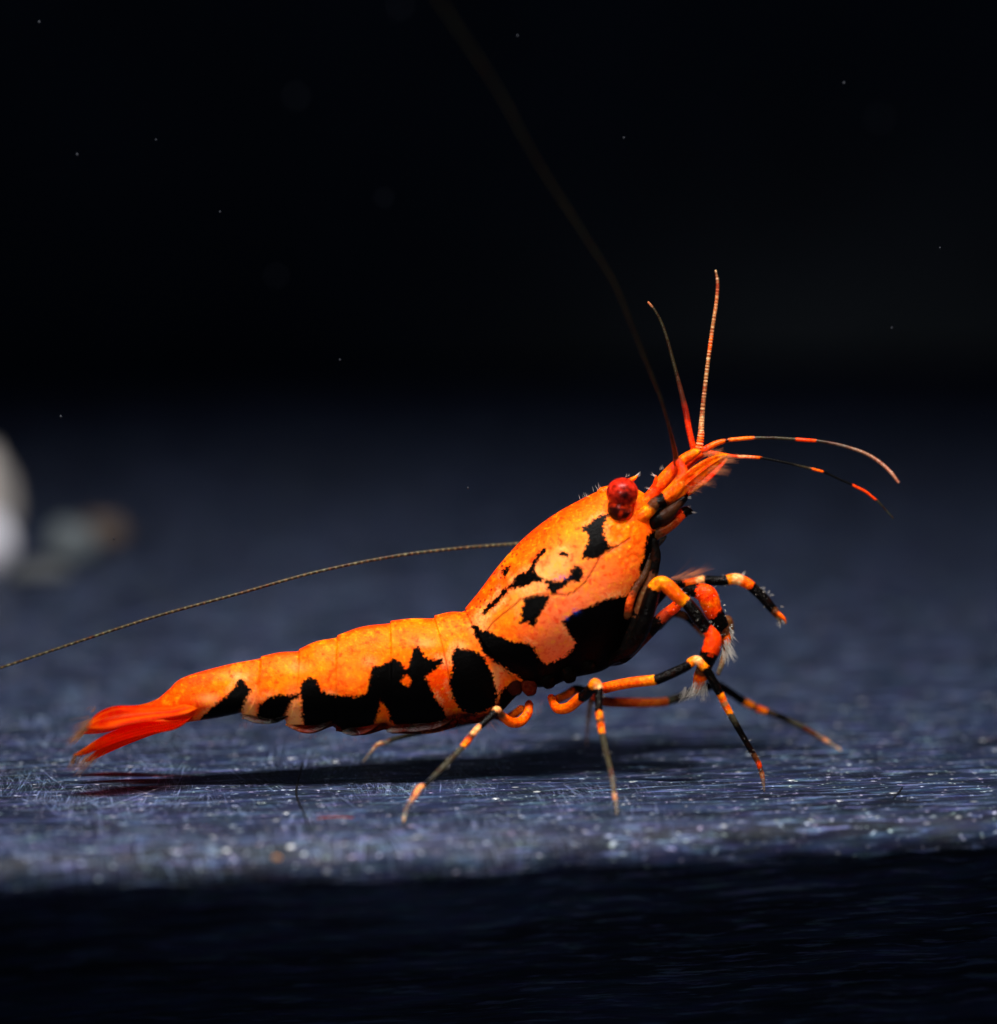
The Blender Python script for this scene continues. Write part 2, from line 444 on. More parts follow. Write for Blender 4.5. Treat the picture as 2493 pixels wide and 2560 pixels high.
PLATES = [
 # carapace, from the face back
 [((1592,1222),(1625,1262),(1652,1312),36), ((1560,1214),(1608,1288),(1645,1372),62), ((1512,1222),(1578,1325),(1630,1440),85), ((1450,1250),(1530,1370),(1604,1518),106),
  ((1380,1290),(1468,1418),(1570,1606),121), ((1310,1345),(1403,1473),(1516,1672),126), ((1250,1410),(1330,1530),(1430,1695),118), ((1200,1476),(1265,1590),(1375,1716),100), ((1163,1521),(1215,1612),(1318,1718),84)],
 [((1155,1530),(1200,1612),(1290,1742),78), ((1125,1530),(1168,1642),(1228,1800),80), ((1086,1539),(1112,1652),(1146,1812),80)],
 [((1080,1546),(1108,1652),(1140,1818),77), ((1030,1546),(1044,1662),(1075,1834),82), ((977,1552),(975,1672),(978,1834),80)],
 [((970,1559),(968,1672),(962,1824),75), ((905,1567),(902,1692),(905,1838),76), ((844,1588),(838,1702),(840,1828),72)],
 [((838,1595),(832,1702),(832,1816),68), ((790,1604),(780,1712),(772,1834),68), ((748,1623),(740,1722),(714,1814),64)],
 [((742,1629),(733,1722),(712,1798),60), ((700,1631),(685,1721),(665,1810),58), ((653,1641),(640,1725),(605,1796),54)],
 [((648,1647),(633,1728),(603,1782),50), ((560,1664),(550,1740),(545,1794),45), ((459,1694),(465,1750),(480,1804),36), ((420,1726),(428,1768),(445,1810),28), ((385,1756),(395,1778),(415,1803),18)],
]
def catmull(K, u):
    K = np.asarray(K, float); n = len(K)
    i = min(int(u), n - 2); f = u - i
    p1, p2 = K[i], K[i + 1]
    p0 = K[i - 1] if i > 0 else 2 * p1 - p2
    p3 = K[i + 2] if i + 2 < n else 2 * p2 - p1
    return 0.5 * ((2 * p1) + (p2 - p0) * f + (2 * p0 - 5 * p1 + 4 * p2 - p3) * f * f + (3 * p1 - p0 - 3 * p2 + p3) * f ** 3)

def make_body():
    NS = 110
    rings = []                                   # each: D, M, V (px), w
    for k, pl in enumerate(PLATES):
        K = [np.array([*d, *m, *v, w], float) for d, m, v, w in pl]
        for i in range(len(K) - 1):
            L = max(np.linalg.norm(K[i][:2] - K[i + 1][:2]), np.linalg.norm(K[i][4:6] - K[i + 1][4:6]))
            nn = max(3, int(L / 3.4))
            for q in range(nn):
                rings.append(catmull(K, i + q / nn))
        rings.append(K[-1].copy())
        if k < len(PLATES) - 1:                  # fold under the rear margin
            e = K[-1].copy()
            c = (e[:2] + e[4:6]) / 2
            for sh, off in ((0.990, 0.0), (0.970, 4.0)):
                f = e.copy()
                f[:2] = c + (e[:2] - c) * sh + np.array([off, 0]); f[2:4] = c + (e[2:4] - c) * sh + np.array([off, 0])
                f[4:6] = c + (e[4:6] - c) * sh + np.array([off, 0]); f[6] *= sh - 0.02
                rings.append(f)
    s = 0.5 - 0.5 * np.cos(np.linspace(0, 1, NS) * math.pi)
    s = 0.55 * s + 0.45 * np.linspace(0, 1, NS)
    prof = np.sin(np.pi * s ** 1.12).clip(0) ** 0.62
    V, N2 = [], []
    L = np.array(LAT)
    def ringpts(r):
        D, M, Vv, w = r[:2], r[2:4], r[4:6], r[6]
        Cc = 2 * M - (D + Vv) / 2
        P = ((1 - s) ** 2)[:, None] * D + (2 * s * (1 - s))[:, None] * Cc + (s ** 2)[:, None] * Vv
        mid = np.array([tuple(at(a, b, 0)) for a, b in P])
        return mid, prof * w * CM
    for r in rings:
        mid, y = ringpts(r)
        near = mid - L * y[:, None]
        far = mid + L * y[:, None]
        V += list(near); N2 += list(near)
        V += list(far[-2:0:-1]); N2 += list(near[-2:0:-1])
    n = 2 * NS - 2
    F = []
    for i in range(len(rings) - 1):
        for j in range(n):
            j2 = (j + 1) % n
            F.append((i * n + j, (i + 1) * n + j, (i + 1) * n + j2, i * n + j2))
    # rounded closed ends
    for end, i0, sgn in ((0, 0, 1), (1, len(rings) - 1, -1)):
        base = i0 * n
        cen = np.mean(V[base:base + n], axis=0)
        axis = (np.array(at(1660, 1262, 0)) - np.array(at(1625, 1262, 0))) * 0.5 if end == 0 else (np.array(at(385, 1785, 0)) - np.array(at(400, 1780, 0)))
        prev = base
        for a, b in ((0.75, 0.55), (0.4, 0.9)):
            st = len(V)
            for j in range(n):
                q = cen + (np.array(V[base + j]) - cen) * a + axis * b
                V.append(q); N2.append(cen + (np.array(N2[base + j]) - cen) * a + axis * b)
            for j in range(n):
                j2 = (j + 1) % n
                F.append((st + j, prev + j, prev + j2, st + j2) if sgn > 0 else (prev + j, st + j, st + j2, prev + j2))
            prev = st
        V.append(cen + axis); N2.append(cen + axis); ci = len(V) - 1
        for j in range(n):
            j2 = (j + 1) % n
            F.append((ci, prev + j, prev + j2) if sgn > 0 else (prev + j, ci, prev + j2))
    P = proj(np.array(N2))
    sdf = np.full(len(P), -1e9)
    for Q in POLY: sdf = np.maximum(sdf, sd_poly(P, Q))
    for c, r in HOLE:
        sdf = np.minimum(sdf, np.sqrt(((P - c) ** 2).sum(1)) - r)
    # big soft colour areas of the pigment
    col = np.tile(np.array(OR), (len(P), 1))
    def blob(x, y, rx, ry, c, a=1.0, rot=0.0):
        d = P - np.array((x, y)); ca, sa = math.cos(rot), math.sin(rot)
        u = (d[:, 0] * ca + d[:, 1] * sa) / rx; v = (-d[:, 0] * sa + d[:, 1] * ca) / ry
        k = a * np.exp(-(u * u + v * v)); col[:] = col * (1 - k[:, None]) + np.array(c) * k[:, None]
    R = -0.62
    blob(1450, 1330, 170, 70, YO, 0.8, R)
    blob(1545, 1330, 50, 60, YO, 0.9)
    blob(1450, 1500, 120, 90, PK, 0.9, R)
    blob(1400, 1610, 60, 70, (1.0, 0.17, 0.055), 0.9)
    blob(1270, 1540, 90, 35, YO, 0.8, R)
    blob(1385, 1420, 60, 35, PALE, 0.65, R)
    blob(1320, 1475, 60, 30, PALE, 0.4, R)
    blob(1580, 1470, 40, 70, (0.95, 0.17, 0.02), 0.8)
    blob(1090, 1600, 90, 50, YO, 0.75)
    blob(930, 1610, 130, 45, YO, 0.75, -0.2)
    blob(760, 1670, 130, 35, YO, 0.75, -0.2)
    blob(560, 1700, 110, 30, YO, 0.6, -0.25)
    blob(1095, 1720, 50, 60, RO, 0.9)
    blob(870, 1680, 50, 50, (0.95, 0.17, 0.01), 0.8)
    blob(400, 1770, 70, 60, RO, 0.95)
    blob(480, 1770, 60, 40, RO, 0.7)
    blob(735, 1800, 30, 40, PALE, 0.7)
    blob(620, 1770, 25, 35, PALE, 0.65)
    blob(1240, 1700, 12, 60, PALE, 0.6)
    blob(1255, 1660, 70, 25, (0.85, 0.14, 0.01), 0.7, 0.75)
    blob(1200, 1560, 25, 30, PALE, 0.6)
    PW2 = (1.0, 0.40, 0.13)
    for bx, by, ra, rb, al in ((1057, 1608, 30, 11, .5), (924, 1654, 18, 12, .4), (745, 1668, 26, 12, .3), (525, 1748, 24, 12, .6), (1150, 1618, 18, 14, .6), (988, 1822, 16, 8, .5), (735, 1790, 20, 46, .9), (618, 1775, 18, 34, .85), (590, 1690, 34, 10, .5), (1050, 1700, 14, 14, .3), (1242, 1705, 10, 46, .6)):
        blob(bx, by, ra, rb, PW2, al)
    blob(1620, 1290, 45, 40, RO, 0.9)
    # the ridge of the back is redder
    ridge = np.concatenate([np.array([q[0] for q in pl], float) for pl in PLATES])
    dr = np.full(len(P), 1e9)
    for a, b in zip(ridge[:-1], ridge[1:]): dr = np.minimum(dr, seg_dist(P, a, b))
    k = np.exp(-(dr / 8.0) ** 2) * 0.9  # red rim of the translucent shell edge, painted into the colour
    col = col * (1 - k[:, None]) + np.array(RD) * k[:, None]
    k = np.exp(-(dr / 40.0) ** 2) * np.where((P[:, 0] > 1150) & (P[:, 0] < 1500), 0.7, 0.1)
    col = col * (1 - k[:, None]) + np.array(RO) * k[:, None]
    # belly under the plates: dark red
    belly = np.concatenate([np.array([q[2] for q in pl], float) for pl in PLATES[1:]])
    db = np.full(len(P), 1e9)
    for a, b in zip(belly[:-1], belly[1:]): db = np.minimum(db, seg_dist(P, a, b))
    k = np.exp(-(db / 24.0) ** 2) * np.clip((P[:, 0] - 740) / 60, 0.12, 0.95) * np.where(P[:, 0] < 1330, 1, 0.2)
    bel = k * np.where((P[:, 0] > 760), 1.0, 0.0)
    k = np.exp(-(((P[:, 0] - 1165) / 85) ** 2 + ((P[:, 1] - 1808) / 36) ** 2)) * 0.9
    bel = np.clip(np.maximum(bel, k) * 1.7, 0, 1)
    groove = np.array([c1(*q) for q in ((1510,620),(1400,690),(1270,770),(1240,830),(1200,900),(1150,980),(1090,1040),(1000,1075),(900,1065),(780,1070),(640,1110),(560,1180),(480,1240),(420,1290),(380,1345))])
    dg = np.full(len(P), 1e9)
    for a, b in zip(groove[:-1], groove[1:]): dg = np.minimum(dg, seg_dist(P, a, b))
    cob = np.exp(-(((P[:, 0] - 1570) / 45) ** 2 + ((P[:, 1] - 1350) / 75) ** 2) ** 2)
    spk = np.exp(-(dr / 34.0) ** 2) * 1.6 * np.exp(-((P[:, 0] - 1235) / 95) ** 2) + 0.8 * np.exp(-(dr / 30.0) ** 2) * np.exp(-((P[:, 0] - 1400) / 60) ** 2)
    blue = np.zeros(len(P))
    for x, y, rx, ry in ((1398, 1443, 16, 5), (1440, 1528, 9, 6), (1414, 1545, 7, 4)):
        blue = np.maximum(blue, np.exp(-(((P[:, 0] - x) / rx) ** 2 + ((P[:, 1] - y) / ry) ** 2)))
    me = mesh('body', V, F)
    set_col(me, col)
    set_f(me, 'sdf', np.clip(sdf, -60, 60) / 6.0)
    set_f(me, 'groove', np.clip(1.4 - dg / 2.4, 0, 1))
    set_f(me, 'belly', bel); set_f(me, 'cob', cob); set_f(me, 'spk', np.clip(spk, 0, 1)); set_f(me, 'blue', blue)
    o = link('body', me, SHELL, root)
    return o
body = make_body()

# ---------------- tubes for limbs and feelers
def fill_l(pts):
    """pts: (px, py, l | None | 'F', r, colour[, alpha]); None is spread evenly, 'F' stands on the platform"""
    P = [list(q) for q in pts]
    for q in P:
        if q[2] == 'F': q[2] = lat_of(floor_at(q[0], q[1], q[3] * CM * 0.9))
    k = [i for i, q in enumerate(P) if q[2] is not None]
    for a, b in zip(k[:-1], k[1:]):
        d = [0.0]
        for i in range(a, b): d.append(d[-1] + math.hypot(P[i + 1][0] - P[i][0], P[i + 1][1] - P[i][1]))
        for i in range(a + 1, b): P[i][2] = P[a][2] + (P[b][2] - P[a][2]) * d[i - a] / d[-1]
    return P
def tube(name, pts, mat, parent, seg=14, step=3.0, ragged=0.35, ann=0.0, annp=9.0, flat=1.0, beads=None, beadp=11.0, round_end=True, seed=0):
    P = fill_l(pts)
    ctr = np.array([tuple(at(q[0], q[1], q[2])) for q in P])
    rad = np.array([q[3] * CM for q in P])
    col = np.array([tuple(q[4]) + ((q[5],) if len(q) > 5 else (1.0,)) for q in P])
    isb = np.array([1.0 if max(q[4]) < 0.06 and mat in (LIMB, DARK) else 0.0 for q in P])
    lite, dark = col.copy(), col.copy()
    idx = np.arange(len(P))
    for i in range(len(P)):
        if isb[i] and (isb == 0).any(): lite[i, :3] = col[min(idx[isb == 0], key=lambda q: abs(q - i)), :3]
        if not isb[i]: dark[i, :3] = col[min(idx[isb == 1], key=lambda q: abs(q - i)), :3] if (isb == 1).any() else (0.004, 0.003, 0.002)
    K = np.concatenate([ctr, rad[:, None]], 1)
    us, arc, d = [], [], 0.0
    for i in range(len(P) - 1):
        L = np.linalg.norm(ctr[i + 1] - ctr[i]) / CM
        nn = max(2, int(L / step))
        for q in range(nn):
            us.append(i + q / nn); arc.append(d + L * q / nn)
        d += L
    us.append(len(P) - 1.0); arc.append(d)
    S = np.array([catmull(K, u) for u in us])
    S[:, 3] = np.maximum(S[:, 3], rad.min() * 0.6)
    arc = np.array(arc)
    if ann: S[:, 3] *= 1 + ann * (np.abs(np.sin(np.pi * arc / annp)) - 0.5)
    C, R = S[:, :3], S[:, 3]
    T = np.gradient(C, axis=0); T /= np.linalg.norm(T, axis=1)[:, None] + 1e-12
    up = np.array(LAT)
    V, F, COL, DC, BKV = [], [], [], [], []
    nr = len(us)
    rr = random.Random(seed + len(pts))
    off = rr.random() * 50
    def ringat(c, t, r, u, a):
        nonlocal up
        x = up - t * (up @ t); x /= np.linalg.norm(x); up = x
        yv = np.cross(t, x)
        for j in range(seg):
            th = 2 * math.pi * j / seg
            V.append(c + x * math.cos(th) * r * flat + yv * math.sin(th) * r)
            uu = u + ragged * mnoise.noise(Vector((math.cos(th) * 1.6 + off, math.sin(th) * 1.6, a / 7.0)))
            uu = min(max(uu, 0), len(P) - 1.0)
            i = min(int(uu), len(P) - 2); f = uu - i
            fb = min(max((f - 0.5) * 1.5 + 0.5, 0), 1)
            f = min(max((f - 0.5) * 2.6 + 0.5, 0), 1)
            cc = lite[i] * (1 - f) + lite[i + 1] * f
            DC.append(dark[i] * (1 - f) + dark[i + 1] * f)
            BKV.append(isb[i] * (1 - fb) + isb[i + 1] * fb)
            if beads is not None:  # highlights on the beads, painted in as pale dots on one side
                ph = (a / beadp) % 1.0
                if ph < 0.34 and math.sin(th - 0.6) > -0.2:
                    k = 0.7 * (0.4 + 0.6 * rr.random())
                    cc = np.concatenate([cc[:3] * (1 - k) + np.array(beads) * k, cc[3:]])
            COL.append(cc)
    if round_end:
        ringat(C[0] - T[0] * R[0] * 0.75, T[0], R[0] * 0.6, us[0], arc[0])
    for i in range(nr): ringat(C[i], T[i], R[i], us[i], arc[i])
    if round_end:
        ringat(C[-1] + T[-1] * R[-1] * 0.75, T[-1], R[-1] * 0.6, us[-1], arc[-1])
    tot = nr + (2 if round_end else 0)
    for i in range(tot - 1):
        for j in range(seg):
            j2 = (j + 1) % seg
            F.append((i * seg + j, i * seg + j2, (i + 1) * seg + j2, (i + 1) * seg + j))
    F.append(tuple(range(seg - 1, -1, -1))); F.append(tuple((tot - 1) * seg + j for j in range(seg)))
    me = mesh(name, V, F)
    set_col(me, COL); set_col(me, DC, 'dcol'); set_f(me, 'blk', BKV)
    return link(name, me, mat, parent)

# ---------------- hair tufts: many thin bristles in one mesh
def hairs(name, items, mat, parent, sides=3):
    """items: (root 3D, tip 3D, bend 3D, radius cm)"""
    V, F = [], []
    for a, b, bend, r in items:
        a, b, bend = np.array(a), np.array(b), np.array(bend)
        t = b - a; L = np.linalg.norm(t) + 1e-9
        x = np.cross(t / L, np.array((0.3, 0.9, 0.3))); x /= np.linalg.norm(x) + 1e-9
        y = np.cross(t / L, x)
        st = len(V); ns = 5
        for k in range(ns):
            f = k / (ns - 1)
            c = a + t * f + bend * (f * f)
            rr = r * (1 - 0.75 * f)
            for j in range(sides):
                th = 2 * math.pi * j / sides
                V.append(c + x * math.cos(th) * rr + y * math.sin(th) * rr)
        for k in range(ns - 1):
            for j in range(sides):
                j2 = (j + 1) % sides
                F.append((st + k * sides + j, st + k * sides + j2, st + (k + 1) * sides + j2, st + (k + 1) * sides + j))
    me = mesh(name, V, F)
    return link(name, me, mat, parent, 'stuff')
def px_hairs(spec, l0=0.0, lsp=0.02, r=0.6, jit=3.0, seed=1):
    """spec: list of (x, y, dx, dy, n, spreadx, spready, curve) in photo pixels"""
    g = random.Random(seed); out = []
    for x, y, dx, dy, n, sx, sy, cv in spec:
        for _ in range(n):
            l = l0 + g.uniform(-lsp, lsp)
            a = at(x + g.uniform(-sx, sx), y + g.uniform(-sy, sy), l)
            k = g.uniform(0.55, 1.1)
            ang = g.gauss(0, 0.11)
            ddx = (dx * math.cos(ang) - dy * math.sin(ang)) * k; ddy = (dx * math.sin(ang) + dy * math.cos(ang)) * k
            d = CR * (ddx * CM) - CU * (ddy * CM) + LAT * (g.uniform(-0.15, 0.15) * math.hypot(dx, dy) * CM)
            nb = (CR * (-ddy) - CU * ddx) * CM * cv * g.uniform(-0.2, 1.0)
            out.append((tuple(a), tuple(a + d), tuple(nb), r * CM))
    return out

# ---------------- flat plates (tail fan, antennal scales, swimmerets)
def blade(name, pts, mat, parent, phi=0.0, thick=0.10, ridge=0.25, seed=0, step=4.0, streak=0.0):
    """pts: (px, py, l, half width px, colour, alpha); phi tilts the plate out of the picture plane"""
    P = fill_l([(q[0], q[1], q[2], q[3], q[4], q[5] if len(q) > 5 else 1.0) for q in pts])
    ctr = np.array([tuple(at(q[0], q[1], q[2])) for q in P]); hw = np.array([q[3] * CM for q in P])
    col = np.array([tuple(q[4]) + (q[5],) for q in P])
    K = np.concatenate([ctr, hw[:, None], col], 1)
    us = []
    for i in range(len(P) - 1):
        nn = max(3, int(np.linalg.norm(ctr[i + 1] - ctr[i]) / CM / step))
        us += [i + q / nn for q in range(nn)]
    us.append(len(P) - 1.0)
    S = np.array([catmull(K, u) for u in us])
    T = np.gradient(S[:, :3], axis=0); T /= np.linalg.norm(T, axis=1)[:, None]
    view = np.array(CF)
    NW = 33
    V, COL, F = [], [], []
    loop = [(-1 + 2 * j / (NW - 1), 1) for j in range(NW)] + [(1 - 2 * j / (NW - 1), -1) for j in range(1, NW - 1)]
    n = len(loop)
    for i in range(len(us)):
        side = np.cross(view, T[i]); side /= np.linalg.norm(side)
        W = side * math.cos(phi) + np.array(LAT) * math.sin(phi)
        Nn = np.cross(T[i], W); Nn /= np.linalg.norm(Nn)
        h = max(S[i, 3], 0.001)
        for v, sg in loop:
            th = (thick * h * math.sqrt(max(0, 1 - v * v)) + 0.0015) * sg
            rib = ridge * h * (math.exp(-(v / 0.12) ** 2) * 0.35 + 0.10 * math.cos(v * 9)) * sg
            V.append(S[i, :3] + W * (v * h) + Nn * (th + rib * (1 - abs(v))))
            c = S[i, 4:8].copy()
            g = mnoise.noise(Vector((v * 5 + seed, us[i] * 0.5, seed * 1.3))) + 0.9 * mnoise.noise(Vector((v * 9 + seed, us[i] * 0.35, seed * 2.3)))
            c[:3] = np.clip(c[:3] * np.array((1 + 0.15 * g, 1 + 1.1 * g, 1 + 0.8 * g)) * (1.0 + 0.3 * math.exp(-(v / 0.12) ** 2)), 0.0005, 1)
            if mat is FAN:
                wv = min(max(0.35 + 1.3 * g, 0), 1)
                c[:3] = c[:3] * (1 - 0.75 * wv) + np.array((1.0, 0.17, 0.002)) * 0.75 * wv
                if abs(v) > 0.9: c[:3] *= 0.55
                c[3] *= 0.75 + 0.35 * wv
            COL.append(np.clip(c, 0, 1))
    for i in range(len(us) - 1):
        for j in range(n):
            j2 = (j + 1) % n
            F.append((i * n + j, i * n + j2, (i + 1) * n + j2, (i + 1) * n + j))
    F.append(tuple(range(n - 1, -1, -1))); F.append(tuple((len(us) - 1) * n + j for j in range(n)))
    me = mesh(name, V, F)
    set_col(me, COL)
    return link(name, me, mat, parent)

# ---------------- tail fan
RF = (0.98, 0.060, 0.001); RF2 = (0.95, 0.035, 0.001); OF = (1.0, 0.17, 0.005)
def c4(x, y): return (150 + x / 3.17333, 1550 + y / 3.17333)
def B4(*rows): return [(*c4(x, y), l, hw / 3.17333, c, a) for x, y, l, hw, c, a in rows]
def B4k(k, *rows): return [(x, y, l, hw * k, c, a) for x, y, l, hw, c, a in B4(*rows)]
u1 = blade('uropod', B4k(1.45, (1085, 690, -0.045, 18, YO, 1), (1010, 695, -0.06, 44, YO, 1), (900, 725, -0.07, 40, RF, .95), (720, 740, -0.08, 55, RF, .9), (560, 752, -0.09, 72, RF2, .85), (430, 770, -0.095, 84, RF2, .8), (320, 800, -0.1, 66, RF2, .8), (240, 835, -0.1, 26, OF, .85), (205, 855, -0.1, 6, OF, .9)), FAN, root, 1.0, 0.06, 0.12, 1)
u1['label'] = 'upper tail blade with an orange knob at its root'
u2 = blade('uropod', B4k(1.5, (1040, 740, -0.02, 30, RF, 1), (900, 810, -0.03, 46, RF, .95), (700, 850, -0.045, 46, RF, .9), (500, 905, -0.055, 44, RF, .9), (330, 975, -0.06, 36, OF, .9), (200, 1040, -0.06, 20, OF, .9), (110, 1075, -0.06, 5, OF, .9)), FAN, root, 0.85, 0.07, 0.15, 2)
u3 = blade('uropod', B4k(1.5, (1020, 760, 0.03, 30, RF2, 1), (880, 830, 0.05, 40, RF2, .95), (700, 885, 0.06, 44, RF2, .85), (500, 960, 0.07, 46, RF, .8), (350, 1035, 0.08, 36, RF, .75), (250, 1095, 0.08, 20, OF, .7), (205, 1120, 0.08, 6, OF, .6)), FAN, root, -0.85, 0.07, 0.15, 3)
u4 = blade('uropod', B4k(1.5, (1040, 700, 0.05, 25, RF2, 1), (860, 740, 0.08, 45, RF2, .9), (640, 770, 0.11, 62, RF2, .85), (440, 830, 0.13, 70, RF2, .75), (300, 870, 0.14, 50, RF2, .7), (190, 890, 0.14, 22, OF, .7), (150, 900, 0.14, 6, OF, .6)), FAN, root, -1.0, 0.06, 0.12, 4)
tel = blade('telson', B4((800, 640, 0, 30, RO, 1), (700, 690, 0, 42, RF, 1), (600, 705, 0.0, 36, RF, .95), (500, 700, 0.0, 24, RF, .95), (455, 690, 0, 10, RF2, .95)), FAN, root, 1.0, 0.25, 0.2, 5)
def F4(rows, **k): return px_hairs([(*c4(x, y), dx / 3.17, dy / 3.17, n, sx / 3.17, sy / 3.17, cv) for x, y, dx, dy, n, sx, sy, cv in rows], **k)
hairs('fringe', F4([(250, 800, -130, 70, 50, 25, 40, .1), (215, 850, -135, 125, 60, 20, 25, .1), (330, 860, -120, 70, 20, 60, 10, .1)], l0=-0.1, r=0.6, seed=3), HAIRT, u1)
hairs('fringe', F4([(150, 1060, -60, 130, 50, 35, 18, .1), (120, 1075, -45, 120, 40, 12, 10, .1)], l0=-0.06, r=0.6, seed=4), HAIRT, u2)
hairs('fringe', F4([(250, 1090, -120, 125, 70, 45, 25, .1), (300, 1060, -70, 60, 16, 60, 20, .1)], l0=0.08, r=0.6, seed=5), HAIRT, u3)
hairs('fringe', F4([(170, 895, -100, 100, 50, 25, 12, .1), (260, 700, -40, 30, 18, 30, 20, .1)], l0=0.14, r=0.6, seed=6), HAIRT, u4)

# ---------------- swimmerets under the tail
def B3(*rows): return [(*c3(x, y), l, hw / 2.38, c, a) for x, y, l, hw, c, a in rows]
DB = (0.05, 0.008, 0.004); TR = (0.25, 0.17, 0.13)
SW = [B3((1330, 850, -0.04, 20, DB, 1), (1260, 880, -0.05, 40, DB, 1), (1180, 905, -0.06, 34, (0.14, .02, .01), .9), (1110, 920, -0.06, 10, TR, .5)),
      B3((1500, 830, -0.04, 30, (0.10, .012, .004), 1), (1420, 865, -0.05, 44, (0.10, .012, .004), 1), (1300, 895, -0.06, 38, DB, 1), (1190, 915, -0.06, 10, TR, .6)),
      B3((1060, 860, -0.04, 30, DR, 1), (990, 895, -0.05, 42, DR, 1), (920, 920, -0.055, 36, DB, .9), (850, 925, -0.06, 10, TR, .5)),
      B3((780, 850, -0.04, 30, DB, 1), (700, 890, -0.05, 42, DB, 1), (620, 905, -0.055, 34, DR, .95), (530, 890, -0.06, 10, (0.5, .1, .02), .6)),
      B3((520, 815, -0.04, 26, BK, 1), (440, 845, -0.045, 36, BK, 1), (330, 848, -0.05, 32, TR, .55), (240, 825, -0.05, 8, TR, .4))]
sws = []
for k, rows in enumerate(SW):
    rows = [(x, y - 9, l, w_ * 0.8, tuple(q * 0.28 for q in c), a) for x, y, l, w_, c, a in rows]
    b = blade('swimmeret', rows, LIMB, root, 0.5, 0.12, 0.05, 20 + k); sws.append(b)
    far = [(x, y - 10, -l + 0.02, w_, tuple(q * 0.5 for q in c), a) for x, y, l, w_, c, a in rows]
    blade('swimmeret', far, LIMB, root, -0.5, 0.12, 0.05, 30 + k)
def F3(rows, **k): return px_hairs([(*c3(x, y), dx / 2.38, dy / 2.38, n, sx / 2.38, sy / 2.38, cv) for x, y, dx, dy, n, sx, sy, cv in rows], **k)
hairs('fringe', F3([(280, 850, -12, 45, 16, 40, 10, .2), (420, 870, -8, 26, 16, 60, 8, .2)], l0=-0.05, r=0.4, seed=8), HAIRO, sws[4])
hairs('fringe', F3([(600, 915, 0, 55, 6, 10, 6, .1), (680, 925, -8, 26, 22, 80, 8, .2)], l0=-0.055, r=0.4, seed=9), HAIRO, sws[3])
hairs('fringe', F3([(930, 935, -5, 26, 26, 80, 8, .2)], l0=-0.055, r=0.4, seed=10), HAIRO, sws[2])
hairs('fringe', F3([(1420, 895, 10, 26, 40, 110, 10, .2), (1730, 850, 40, 40, 18, 40, 20, .1)], l0=-0.06, r=0.4, seed=11), HAIRO, sws[1])

# ---------------- walking legs
def c7(x, y): return (900 + x / 2.72, 1650 + y / 2.72)
def c6(x, y): return (1500 + x / 2.9292, 1400 + y / 2.9292)
def c2(x, y): return (1400 + x / 3.808, 1050 + y / 3.808)
def T(conv, rows, k=1.0): return [(*conv(q[0], q[1]), q[2], q[3] * k, *q[4:]) for q in rows]
OLV = (0.045, 0.040, 0.024); GR = (0.30, 0.21, 0.14)
leg5 = tube('walking_leg', T(c7, [(1150, 300, -0.05, 12, DR), (1140, 365, -0.08, 13, OR), (1090, 420, -0.11, 14, OR), (1030, 425, -0.14, 14, OR), (985, 395, -0.16, 12, OR), (955, 362, -0.18, 10, BR), (930, 338, None, 10, PALE), (900, 372, None, 9.5, BK), (840, 430, None, 9.5, BK), (790, 478, None, 9, PALE), (772, 500, None, 9, PALE), (756, 520, None, 9.5, BR), (728, 556, None, 9.5, OR), (702, 585, None, 8.5, YO), (680, 612, None, 8, OLV), (560, 735, None, 8, OLV), (450, 845, None, 7.5, BK), (408, 868, None, 7.5, PALE), (384, 905, None, 7.5, (0.95, .28, .08)), (360, 945, None, 6.5, (0.6, .2, .08), .8), (330, 985, None, 5.5, GR, .45), (308, 1030, None, 4.5, GR, .35), (298, 1095, 'F', 3.0, (0.8, .45, .2), .8)], 0.88), LIMB, root, seed=1)
leg4 = tube('walking_leg', T(c7, [(1300, 255, -0.02, 11, RO), (1318, 300, -0.07, 12, OR), (1350, 332, -0.10, 14, OR), (1420, 322, -0.14, 15, OR), (1490, 265, -0.17, 15, OR), (1525, 245, -0.19, 15, BK), (1565, 205, -0.22, 15, BK), (1600, 158, -0.24, 14, YO), (1620, 185, None, 13, PALE), (1624, 225, None, 12, BK), (1624, 330, None, 11, BK), (1626, 365, None, 11, YO), (1630, 388, None, 11, YO), (1634, 412, None, 11, BR), (1640, 455, None, 10.5, OR), (1645, 488, None, 10, YO), (1652, 520, None, 9.5, OLV), (1668, 600, None, 9, OLV), (1690, 690, None, 8, (0.05, .04, .02)), (1712, 790, None, 7.5, (0.14, .10, .07), .75), (1726, 880, None, 7, (0.16, .11, .07), .7), (1732, 930, None, 6.5, (0.75, .25, .1), .8), (1740, 975, None, 5.5, GR, .5), (1748, 1050, 'F', 3.0, GR, .4)], 0.88), LIMB, root, seed=2)
